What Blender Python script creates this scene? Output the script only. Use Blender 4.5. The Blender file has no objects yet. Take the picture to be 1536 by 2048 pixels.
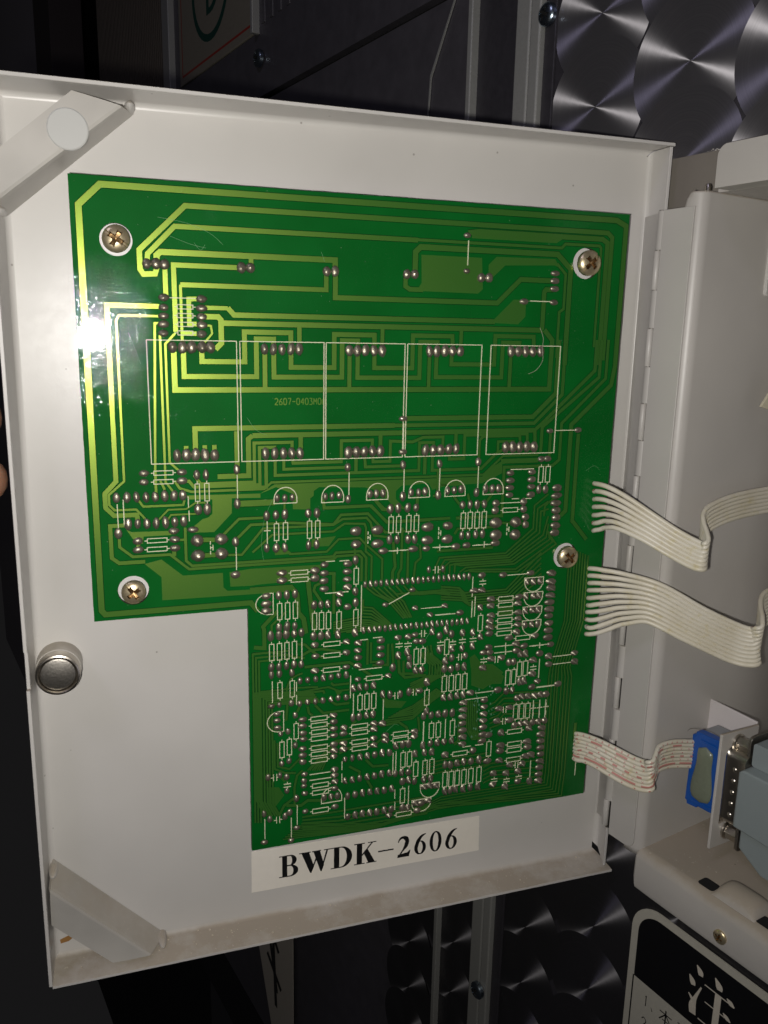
import bpy, bmesh, math, random
from mathutils import Vector, Matrix
from mathutils.geometry import tessellate_polygon
random.seed(7)
PI = math.pi
sc = bpy.context.scene
# ------------------------------------------------------------------ camera, world, light
# Working units: millimetres on the circuit board (X right, Y down, Z away from the viewer) -> metres in Blender.
def W3(X, Y, Z): return Vector((X*.001, Z*.001, -Y*.001))
ROWS = ((0.9515103748208427, -0.01996346678396522, -0.30696818500011536),
        (-0.047819721397324176, 0.9761617374734539, -0.21171097406202155),
        (0.30387708181727335, 0.2161213241679876, 0.9278733732893971))
cam = bpy.data.cameras.new('camera'); co = bpy.data.objects.new('camera', cam); sc.collection.objects.link(co)
ax = [Vector((r[0], r[2], -r[1])) for r in ROWS]
M = Matrix((ax[0], -ax[1], -ax[2])).transposed().to_4x4()
M.translation = W3(9.21, 36.45, -227.33)
co.matrix_world = M
cam.sensor_fit = 'VERTICAL'; cam.sensor_height = 36; cam.sensor_width = 27
cam.lens = 36*1629.83/2048; cam.clip_start = .01; cam.clip_end = 50
sc.camera = co
sc.render.resolution_x, sc.render.resolution_y = 768, 1024
w = bpy.data.worlds.new('World'); sc.world = w; w.use_nodes = True
w.node_tree.nodes['Background'].inputs[0].default_value = (.66, .64, .66, 1)
w.node_tree.nodes['Background'].inputs[1].default_value = .012
def lamp(name, kind, loc, energy, size, col, target=None, sy=None):
    l = bpy.data.lights.new(name, kind); o = bpy.data.objects.new(name, l); sc.collection.objects.link(o)
    o.location = loc; l.energy = energy; l.color = col
    if kind == 'AREA':
        l.size = size
        if sy: l.shape = 'RECTANGLE'; l.size_y = sy
        o.rotation_euler = (Vector(target)-Vector(loc)).to_track_quat('-Z', 'Y').to_euler()
    else: l.shadow_soft_size = size
    return o
FLASH_E = 2.08
fl = lamp('phone_flash', 'SPOT', W3(-1.5, 41.5, -228), FLASH_E, .0022, (1, .965, .91))
fl.rotation_euler = (W3(62, 52, 0)-fl.location).to_track_quat('-Z', 'Y').to_euler(); fl.data.spot_size = math.radians(145); fl.data.spot_blend = 1.0
lamp('fill_light', 'AREA', W3(950, 350, -750), 2.3, .45, (.92, .90, 1), target=W3(120, 90, 0))  # added fill off to the right, offsets the flash falloff across the door
lamp('window_light', 'AREA', W3(-417, -590, -384), .7, .16, (.76, .72, 1), target=W3(150, -50, 20))
sc.view_settings.view_transform = 'Standard'; sc.view_settings.look = 'None'
sc.view_settings.exposure = 0; sc.view_settings.gamma = 1

# ------------------------------------------------------------------ helpers
THETA = math.radians(76)
U = (math.cos(THETA), -math.sin(THETA)); N = (math.sin(THETA), math.cos(THETA))
def FB(s, y, n): return (172.3+s*U[0]+n*N[0], y, s*U[1]+n*N[1])      # cabinet frame -> board mm
def FW(s, y, n): return W3(*FB(s, y, n))
class MB:
    def __init__(s): s.v = []; s.f = []; s.uv = []; s.fm = []
    def vert(s, p, uv=(0, 0)): s.v.append(Vector(p)); s.uv.append(uv); return len(s.v)-1
    def poly(s, pts, uvs=None):
        ids = [s.vert(p, uvs[i] if uvs else (0, 0)) for i, p in enumerate(pts)]; s.f.append(tuple(ids))
    def box(s, fr, a, b):
        (x0, y0, z0), (x1, y1, z1) = a, b
        c = [fr(x, y, z) for x in (x0, x1) for y in (y0, y1) for z in (z0, z1)]
        i0 = len(s.v)
        for p in c: s.vert(p)
        for q in ((0, 1, 3, 2), (4, 6, 7, 5), (0, 4, 5, 1), (2, 3, 7, 6), (0, 2, 6, 4), (1, 5, 7, 3)): s.f.append(tuple(i0+k for k in q))
    def prism(s, outer, holes, f0, f1, walls=True, back=True):
        """flat outline (with holes) between two maps f0(x,y) (near face) and f1(x,y)"""
        loops = [outer]+list(holes)
        tri = tessellate_polygon([[Vector((p[0], p[1], 0)) for p in l] for l in loops])
        flat = [p for l in loops for p in l]
        a = [s.vert(f0(*p), p) for p in flat]
        for t in tri: s.f.append(tuple(a[i] for i in t))
        if walls:
            b = [s.vert(f1(*p), p) for p in flat]
            if back:
                for t in tri: s.f.append(tuple(b[i] for i in reversed(t)))
            k = 0
            for l in loops:
                m = len(l)
                for i in range(m): s.f.append((a[k+i], a[k+(i+1) % m], b[k+(i+1) % m], b[k+i]))
                k += m
    def grid(s, rows, closed=False, uvs=None):
        i0 = len(s.v); m = len(rows[0])
        for r, row in enumerate(rows):
            for c, p in enumerate(row): s.vert(p, uvs[r][c] if uvs else (0, 0))
        for r in range(len(rows)-1):
            for c in range(m if closed else m-1):
                c2 = (c+1) % m
                s.f.append((i0+r*m+c, i0+r*m+c2, i0+(r+1)*m+c2, i0+(r+1)*m+c))
    def cap(s, pts): s.poly(pts)
    def lathe(s, c, axis, prof, n=24, e1=None):
        """prof: list of (radius, distance along axis)"""
        c = Vector(c); axis = Vector(axis).normalized()
        e1 = axis.orthogonal().normalized() if e1 is None else Vector(e1); e2 = axis.cross(e1)
        rows = [[c+axis*h+(e1*math.cos(2*PI*k/n)+e2*math.sin(2*PI*k/n))*r for k in range(n)] for r, h in prof]
        s.grid(rows, True)
        if prof[0][0] > 1e-7: s.cap(rows[0])
        if prof[-1][0] > 1e-7: s.cap(list(reversed(rows[-1])))
    def tube(s, pts, r, n=8, up=None, caps=True):
        pts = [Vector(p) for p in pts]; rows = []; uvs = []; L = 0
        ref = Vector(up) if up else Vector((.3, .5, .8))
        for i, p in enumerate(pts):
            t = (pts[min(i+1, len(pts)-1)]-pts[max(i-1, 0)]).normalized()
            a = t.cross(ref).normalized(); b = a.cross(t).normalized()
            if i: L += (p-pts[i-1]).length
            rr = r[i] if isinstance(r, (list, tuple)) else r
            rows.append([p+(a*math.cos(2*PI*k/n)+b*math.sin(2*PI*k/n))*rr for k in range(n)])
            uvs.append([(k/n, L*1000) for k in range(n)])
        s.grid(rows, True, uvs)
        if caps: s.cap(rows[0]); s.cap(list(reversed(rows[-1])))
    def mesh(s, name, origin=(0, 0, 0), smooth=False, uv=False, recalc=True, merge=False):
        me = bpy.data.meshes.new(name); o = Vector(origin)
        me.from_pydata([tuple(v-o) for v in s.v], [], s.f)
        if uv:
            l = me.uv_layers.new(name='UVMap')
            for lp in me.loops: l.data[lp.index].uv = s.uv[lp.vertex_index]
        if recalc or merge:
            b = bmesh.new(); b.from_mesh(me)
            if merge: bmesh.ops.remove_doubles(b, verts=b.verts, dist=2e-6)
            if recalc: bmesh.ops.recalc_face_normals(b, faces=b.faces)
            b.to_mesh(me); b.free()
        if smooth:
            me.shade_smooth() if hasattr(me, 'shade_smooth') else None
            if smooth != True: me.set_sharp_from_angle(angle=math.radians(smooth))
        me.update(); return me
def link(o): sc.collection.objects.link(o); return o
def tag(o, label=None, cat=None, group=None, kind=None):
    for k, v in (('label', label), ('category', cat), ('group', group), ('kind', kind)):
        if v: o[k] = v
    return o
def empty(name, loc, *t, **k):
    o = link(bpy.data.objects.new(name, None)); o.location = loc; o.empty_display_size = .01
    if t or k: tag(o, *t, **k)
    return o
WORLD = {}
def ob(name, mb, mat, parent=None, smooth=False, bevel=0, **k):
    if parent is not None: org = WORLD[parent.name]
    else:
        lo = Vector([min(v[i] for v in mb.v) for i in range(3)]); hi = Vector([max(v[i] for v in mb.v) for i in range(3)])
        org = (lo+hi)/2
    me = mb.mesh(name, org, smooth, **k)
    o = link(bpy.data.objects.new(name, me)); me.materials.append(mat)
    if parent is not None: o.parent = parent
    else: o.location = org
    WORLD[o.name] = Vector(org)
    if bevel:
        m = o.modifiers.new('bevel', 'BEVEL'); m.width = bevel*.001; m.segments = 3; m.limit_method = 'ANGLE'; m.angle_limit = math.radians(35)
        me.shade_smooth(); me.set_sharp_from_angle(angle=math.radians(40))
        m.harden_normals = False
    return o
def thing(name, loc, label, cat, group=None):
    o = empty(name, loc, label, cat, group); WORLD[o.name] = Vector(loc); return o
def rrect(x0, y0, x1, y1, r, n=5, corners=(1, 1, 1, 1)):
    out = []
    for i, (cx, cy, a) in enumerate(((x1-r, y0+r, -90), (x1-r, y1-r, 0), (x0+r, y1-r, 90), (x0+r, y0+r, 180))):
        if corners[i] and r > 0:
            for k in range(n+1):
                t = math.radians(a+90*k/n); out.append((cx+r*math.cos(t), cy+r*math.sin(t)))
        else: out.append(((x1, y0), (x1, y1), (x0, y1), (x0, y0))[i])
    return out
def circ(cx, cy, r, n=32, ry=None): return [(cx+r*math.cos(2*PI*k/n), cy+(ry or r)*math.sin(2*PI*k/n)) for k in range(n)]
def catmull(P, m=8):
    out = []; P = [Vector(p) for p in P]
    for i in range(len(P)-1):
        p0 = P[max(i-1, 0)]; p1 = P[i]; p2 = P[i+1]; p3 = P[min(i+2, len(P)-1)]
        for k in range(m):
            t = k/m
            out.append(.5*((2*p1)+(p2-p0)*t+(2*p0-5*p1+4*p2-p3)*t*t+(3*p1-p0-3*p2+p3)*t**3))
    out.append(P[-1]); return out

# ------------------------------------------------------------------ materials
class NT:
    def __init__(s, name):
        s.m = bpy.data.materials.new(name); s.m.use_nodes = True; s.t = s.m.node_tree
        s.b = s.t.nodes['Principled BSDF']
    def n(s, t, **k):
        x = s.t.nodes.new(t)
        for a, v in k.items():
            if a.startswith('_'): setattr(x, a[1:], v)
            else: x.inputs[a.replace('__', ' ')].default_value = v
        return x
    def l(s, a, b): s.t.links.new(a, b)
    def coords(s, scale=1000., kind='Object'):
        tc = s.n('ShaderNodeNewGeometry'); v = s.n('ShaderNodeVectorMath', _operation='SCALE'); s.l(tc.outputs['Position'], v.inputs[0]); v.inputs['Scale'].default_value = scale
        return v.outputs[0]
    def noise(s, vec, sc_, detail=3, rough=.5):
        x = s.n('ShaderNodeTexNoise'); x.inputs['Scale'].default_value = sc_; x.inputs['Detail'].default_value = detail; x.inputs['Roughness'].default_value = rough
        s.l(vec, x.inputs['Vector']); return x.outputs['Fac']
    def ramp(s, fac, stops):
        r = s.n('ShaderNodeValToRGB'); e = r.color_ramp.elements
        while len(e) < len(stops): e.new(.5)
        for q, (p, c) in zip(e, stops): q.position = p; q.color = c if len(c) == 4 else (*c, 1)
        s.l(fac, r.inputs[0]); return r.outputs[0]
    def bump(s, h, strength, dist=.0001, normal=None):
        b = s.n('ShaderNodeBump'); b.inputs['Strength'].default_value = strength; b.inputs['Distance'].default_value = dist
        s.l(h, b.inputs['Height']); 
        if normal: s.l(normal, b.inputs['Normal'])
        return b.outputs[0]
    def mix(s, fac, a, b):
        x = s.n('ShaderNodeMix', _data_type='RGBA')
        for i, v in ((0, fac), (6, a), (7, b)):
            if hasattr(v, 'links'): s.l(v, x.inputs[i])
            else: x.inputs[i].default_value = v if i == 0 else (*v, 1) if len(v) == 3 else v
        return x.outputs[2]
    def math(s, op, a, b=0.):
        x = s.n('ShaderNodeMath', _operation=op)
        for i, v in ((0, a), (1, b)):
            if hasattr(v, 'links'): s.l(v, x.inputs[i])
            else: x.inputs[i].default_value = v
        return x.outputs[0]
    def set(s, **k):
        for a, v in k.items():
            i = s.b.inputs[a.replace('__', ' ')]
            if hasattr(v, 'links'): s.l(v, i)
            else: i.default_value = (*v, 1) if isinstance(v, tuple) and len(v) == 3 else v
        return s
def paint(name, col, rough=.42, dust=0., spec=.5, mott=.05, dustcol=(.34, .29, .225)):
    m = NT(name); p = m.coords()
    big = m.noise(p, .02, 4); fine = m.noise(p, 2.2, 3, .6); mid = m.noise(p, .25, 5, .65)
    c2 = tuple(c*(1-mott*2.2) for c in col)
    c = m.mix(m.ramp(big, [(.3, (0, 0, 0)), (.7, (1, 1, 1))]), col, c2)
    r = m.math('ADD', m.math('MULTIPLY', mid, .10), rough-.05)
    if dust:
        g = m.n('ShaderNodeNewGeometry'); sep = m.n('ShaderNodeSeparateXYZ'); m.l(g.outputs['Normal'], sep.inputs[0])
        up = m.math('MAXIMUM', sep.outputs['Z'], 0.)
        amt = m.math('MULTIPLY', up, m.math('ADD', m.math('ADD', m.math('MULTIPLY', mid, .9), m.math('MULTIPLY', m.noise(p, .06, 3), 1.3)), dust-1.05))
        amt = m.math('MINIMUM', m.math('MAXIMUM', amt, 0.), .92)
        c = m.mix(amt, c, dustcol)
        speck = m.ramp(m.noise(p, 1.1, 2, .5), [(.70, (0, 0, 0)), (.74, (1, 1, 1))])
        c = m.mix(m.math('MULTIPLY', speck, m.math('MULTIPLY', up, .55)), c, (.62, .56, .46))
        r = m.math('ADD', r, m.math('MULTIPLY', amt, .45))
    # sparse dark pinhead marks in the paint
    v = m.n('ShaderNodeTexVoronoi', _feature='F1'); v.inputs['Scale'].default_value = .085; m.l(p, v.inputs['Vector'])
    pin = m.ramp(v.outputs['Distance'], [(0, (1, 1, 1)), (.022, (1, 1, 1)), (.032, (0, 0, 0))])
    c = m.mix(m.math('MULTIPLY', pin, .55), c, (.12, .10, .08))
    m.set(Base__Color=c, Roughness=r, Specular__IOR__Level=spec)
    m.l(m.bump(m.math('ADD', fine, m.math('MULTIPLY', mid, 2.)), .10, .00008), m.b.inputs['Normal'])
    return m.m
def simple(name, col, rough=.5, metal=0., bump=.0, bs=2., spec=.5, var=.15):
    m = NT(name); p = m.coords(); n = m.noise(p, bs, 4, .6)
    m.set(Base__Color=m.mix(n, tuple(c*(1-var) for c in col), tuple(min(1, c*(1+var)) for c in col)), Roughness=m.math('ADD', m.math('MULTIPLY', n, .12), rough-.06), Metallic=metal, Specular__IOR__Level=spec)
    if bump: m.l(m.bump(n, bump, .0001), m.b.inputs['Normal'])
    return m.m
PAINT = paint('door_paint', (.59, .57, .54), .35, .80)
PAINT_BOX = paint('box_paint', (.51, .485, .45), .40, 1.02, mott=.06)
PAINT_LEAF = paint('hinge_paint', (.52, .50, .465), .38, .3)
PAINT_REFLECTION = paint('painted_reflection', (.20, .18, .155), .5, .6)
DUST = simple('dust', (.36, .33, .29), .95, 0, .6, 3)
BRACE = paint('dirty_brace_paint', (.57, .545, .50), .33, .6, mott=.2)
def brace_disc():
    return paint('clean_pad_paint', (.53, .53, .505), .35, 0)
PAD_PAINT = brace_disc()
STEEL = simple('nickel_steel', (.50, .46, .40), .30, 1., .15, 3)
STEEL_DARK = simple('tarnished_steel', (.32, .30, .27), .42, 1., .5, 1.6, var=.4)
ZINC = simple('zinc_plated_screw', (.60, .50, .32), .34, .8, .12, 2., var=.25)
ZINC_SHADED = simple('screw_recess_shade', (.30, .19, .09), .38, 1., .3, 2., var=.4)
BLUE_STEEL = simple('blued_screw', (.30, .36, .42), .28, 1., .1, 2.)
WHITE_NYLON = simple('pale_washer', (.66, .64, .62), .35, 0, .05)
ALU = simple('brushed_aluminium', (.40, .39, .37), .38, 1., .1, 1.)
ALU_MATT = simple('matt_extrusion', (.30, .30, .285), .55, .25, .1, 1.)
DARKPLATE = simple('dark_lacquered_plate', (.050, .047, .055), .42, .3, .05, .3, var=.3)
DARKPLATE2 = simple('dark_far_plate', (.085, .08, .09), .45, .2, .05, .1, var=.3)
BLACK = simple('black_ink', (.006, .006, .007), .38, 0, .0)
BLACK_GAP = simple('dark_void', (.004, .004, .004), .9, 0)
CREAM = simple('cream_label', (.58, .53, .44), .45, 0, .05, .4, var=.06)
LABEL = simple('label_vinyl', (.80, .755, .675), .50, 0, .05, .4, var=.05)
NOTICE_W = simple('notice_cream', (.46, .44, .37), .45, 0, .05, .4, var=.07)
HOOD = simple('hood_grey_plastic', (.235, .27, .275), .50, 0, .35, 4., var=.06)
HOOD2 = simple('connector_grey_plastic', (.27, .28, .29), .5, 0, .3, 3., var=.1)
BLUEP = simple('blue_plastic', (.006, .075, .34), .30, 0, .15, 2.)
GLUE_M = NT('hot_glue'); GLUE_M.set(Base__Color=(.19, .215, .155), Roughness=.25, Transmission__Weight=.12, IOR=1.45)
_p = GLUE_M.coords(); GLUE_M.l(GLUE_M.bump(GLUE_M.noise(_p, .6, 3), .4, .0005), GLUE_M.b.inputs['Normal']); GLUE = GLUE_M.m
GREEN_INK = simple('green_ink', (.004, .05, .035), .5); RED_INK = simple('red_ink', (.28, .03, .02), .5)
SKIN = NT('skin'); _p = SKIN.coords(); SKIN.set(Base__Color=SKIN.mix(SKIN.noise(_p, .2, 4), (.36, .17, .10), (.46, .25, .16)), Roughness=.5, Subsurface__Weight=.15, Subsurface__Scale=.002)
SKIN.l(SKIN.bump(SKIN.noise(_p, 1.6, 4), .4, .0003), SKIN.b.inputs['Normal']); SKIN = SKIN.m
def mask_mat(name, trace):
    m = NT(name); p = m.coords()
    big = m.noise(p, .035, 3); cloth = m.n('ShaderNodeTexWave', _wave_type='BANDS', _bands_direction='X'); cloth.inputs['Scale'].default_value = .55; cloth.inputs['Distortion'].default_value = 2.; m.l(p, cloth.inputs['Vector'])
    fine = m.noise(p, 3.5, 3, .7)
    if trace:
        c = m.mix(fine, (.26, .33, .05), (.34, .42, .07)); metal = 1.; rough = .35
    else:
        c = m.mix(m.ramp(big, [(.35, (0, 0, 0)), (.7, (1, 1, 1))]), (.002, .090, .011), (.003, .118, .016)); metal = 0; rough = .5
    # scratches and dust lint in the lacquer
    v = m.n('ShaderNodeTexVoronoi', _feature='F1'); v.inputs['Scale'].default_value = .33; m.l(p, v.inputs['Vector'])
    lint = m.ramp(v.outputs['Distance'], [(0, (1, 1, 1)), (.025, (1, 1, 1)), (.04, (0, 0, 0))])
    c = m.mix(m.math('MULTIPLY', lint, .35), c, (.5, .6, .45))
    m.set(Base__Color=c, Roughness=rough, Metallic=metal, Coat__Weight=.65, Coat__IOR=1.5, Specular__IOR__Level=.25 if trace else .04)
    cr = m.math('ADD', m.math('MULTIPLY', m.ramp(m.noise(p, .5, 5, .7), [(.45, (0, 0, 0)), (.75, (1, 1, 1))]), .03), .022)
    m.set(Coat__Roughness=cr)
    bp = m.math('ADD', m.math('MULTIPLY', fine, .8), m.math('MULTIPLY', m.noise(p, .9, 3), 1.4))
    wav = m.bump(m.noise(p, .38, 4, .6), 1., .000012)
    nb = m.bump(bp, .13, .00004, wav)
    sp = m.ramp(m.noise(p, 2.6, 2, .5), [(.60, (0, 0, 0)), (.68, (1, 1, 1))])
    gl = m.math('MULTIPLY', m.noise(p, 4.5, 1), m.ramp(m.noise(p, 1.1, 2), [(.52, (0, 0, 0)), (.62, (1, 1, 1))]))
    nb2 = m.bump(gl, 1., .000016, m.bump(sp, 1., .0004, nb))
    m.l(nb2, m.b.inputs['Coat Normal'])
    m.l(m.bump(fine, .2, .00004), m.b.inputs['Normal'])
    if trace:      # green lacquer over bare copper: part diffuse green, part yellow metal seen through it
        g = m.n('ShaderNodeBsdfPrincipled'); m.l(m.mix(fine, (.028, .150, .022), (.038, .180, .030)), g.inputs['Base Color']); g.inputs['Roughness'].default_value = .5; g.inputs['Specular IOR Level'].default_value = .06
        g.inputs['Coat Weight'].default_value = .65; m.l(m.b.inputs['Coat Roughness'].links[0].from_socket, g.inputs['Coat Roughness']); m.l(nb2, g.inputs['Coat Normal'])
        x = m.n('ShaderNodeMixShader'); x.inputs[0].default_value = .40
        m.l(m.b.outputs[0], x.inputs[2]); m.l(g.outputs[0], x.inputs[1]); m.l(x.outputs[0], m.t.nodes['Material Output'].inputs['Surface'])
    return m.m
MASK = mask_mat('green_solder_mask', False); COPPER = mask_mat('masked_copper', True)
MASK_POOL = simple('pooled_lacquer', (.0015, .040, .006), .85, 0, spec=.08)
EDGE = simple('board_edge', (.055, .04, .025), .8)
SILKM = simple('silkscreen_ink', (.62, .62, .42), .6, 0, .1, 2.)
def solder_mat():
    m = NT('solder'); p = m.coords(); n = m.noise(p, 1.3, 4, .6); n2 = m.noise(p, .12, 2)
    m.set(Base__Color=m.mix(n2, (.145, .128, .095), (.345, .312, .24)), Metallic=.72, Roughness=m.math('ADD', m.math('MULTIPLY', n, .38), .17))
    m.l(m.bump(n, .55, .00018), m.b.inputs['Normal']); return m.m
SOLD = solder_mat()
def wire_mat(name, kind=None, cen=.25):
    m = NT(name); p = m.coords(); n = m.noise(p, .35, 5, .65); n2 = m.noise(p, .09, 3)
    c = m.mix(m.ramp(n2, [(.4, (0, 0, 0)), (.75, (1, 1, 1))]), (.66, .62, .515), (.58, .53, .40))
    c = m.mix(m.ramp(n, [(.55, (0, 0, 0)), (.72, (.8, .8, .8))]), c, (.56, .49, .28))
    if kind:
        uv = m.n('ShaderNodeUVMap'); s = m.n('ShaderNodeSeparateXYZ'); m.l(uv.outputs[0], s.inputs[0]); u, v = s.outputs[0], s.outputs[1]
        def band(x, a, b): return m.math('MULTIPLY', m.math('GREATER_THAN', x, a), m.math('LESS_THAN', x, b))
        def fr(per, off=0.): return m.math('FRACT', m.math('ADD', m.math('DIVIDE', v, per), off))
        def both(w_): return m.math('LESS_THAN', m.math('ABSOLUTE', m.math('SUBTRACT', u, cen)), w_)
        k = kind[0]
        if k == 'dash': mask = m.math('MULTIPLY', band(fr(kind[1], kind[3]), 0, kind[2]), both(.075))
        elif k == 'plus':
            f = fr(2.3, .2)
            mask = m.math('MAXIMUM', m.math('MULTIPLY', band(f, .30, .62), both(.03)), m.math('MULTIPLY', band(f, .42, .50), both(.11)))
        elif k == 'dot': mask = m.math('MULTIPLY', band(fr(4.6, .1), .45, .56), both(.05))
        elif k == 'cross':
            f = fr(3.4, .5); a = m.math('MULTIPLY', m.math('SUBTRACT', f, .5), 3.4*.24); b = m.math('SUBTRACT', u, cen)
            d = m.math('MINIMUM', m.math('ABSOLUTE', m.math('SUBTRACT', a, b)), m.math('ABSOLUTE', m.math('ADD', a, b)))
            mask = m.math('MULTIPLY', m.math('LESS_THAN', d, .022), m.math('MULTIPLY', both(.10), m.math('LESS_THAN', m.math('ABSOLUTE', a), .10)))
        c = m.mix(m.math('MULTIPLY', mask, .66), c, (.42, .03, .035))
    m.set(Base__Color=c, Roughness=.38)
    m.l(m.bump(n, .15, .0001), m.b.inputs['Normal']); return m.m
WIRE = wire_mat('wire_insulation')
def swirl(name='engine_turned_metal', k=1., rough=.385):
    m = NT(name)
    uv = m.n('ShaderNodeUVMap'); s = m.n('ShaderNodeSeparateXYZ'); m.l(uv.outputs[0], s.inputs[0])
    comb = m.n('ShaderNodeCombineXYZ'); m.l(m.math('MULTIPLY', s.outputs[0], .6), comb.inputs[0]); m.l(m.math('MULTIPLY', s.outputs[1], 120.), comb.inputs[1])
    n = m.noise(comb.outputs[0], 1., 3, .6)
    tg = m.n('ShaderNodeTangent', _direction_type='UV_MAP')
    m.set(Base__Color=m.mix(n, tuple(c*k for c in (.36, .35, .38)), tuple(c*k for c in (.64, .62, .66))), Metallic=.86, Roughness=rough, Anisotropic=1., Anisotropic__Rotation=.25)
    m.l(tg.outputs[0], m.b.inputs['Tangent'])
    m.l(m.bump(n, .05, .00003), m.b.inputs['Normal']); return m.m
SWIRL = swirl('engine_turned_metal', .66, .44); SWIRL_SHADED = swirl('shaded_engine_turned_metal', .26, .44)  # second metal is darker: dimmer light below the door put into its colour
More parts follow.
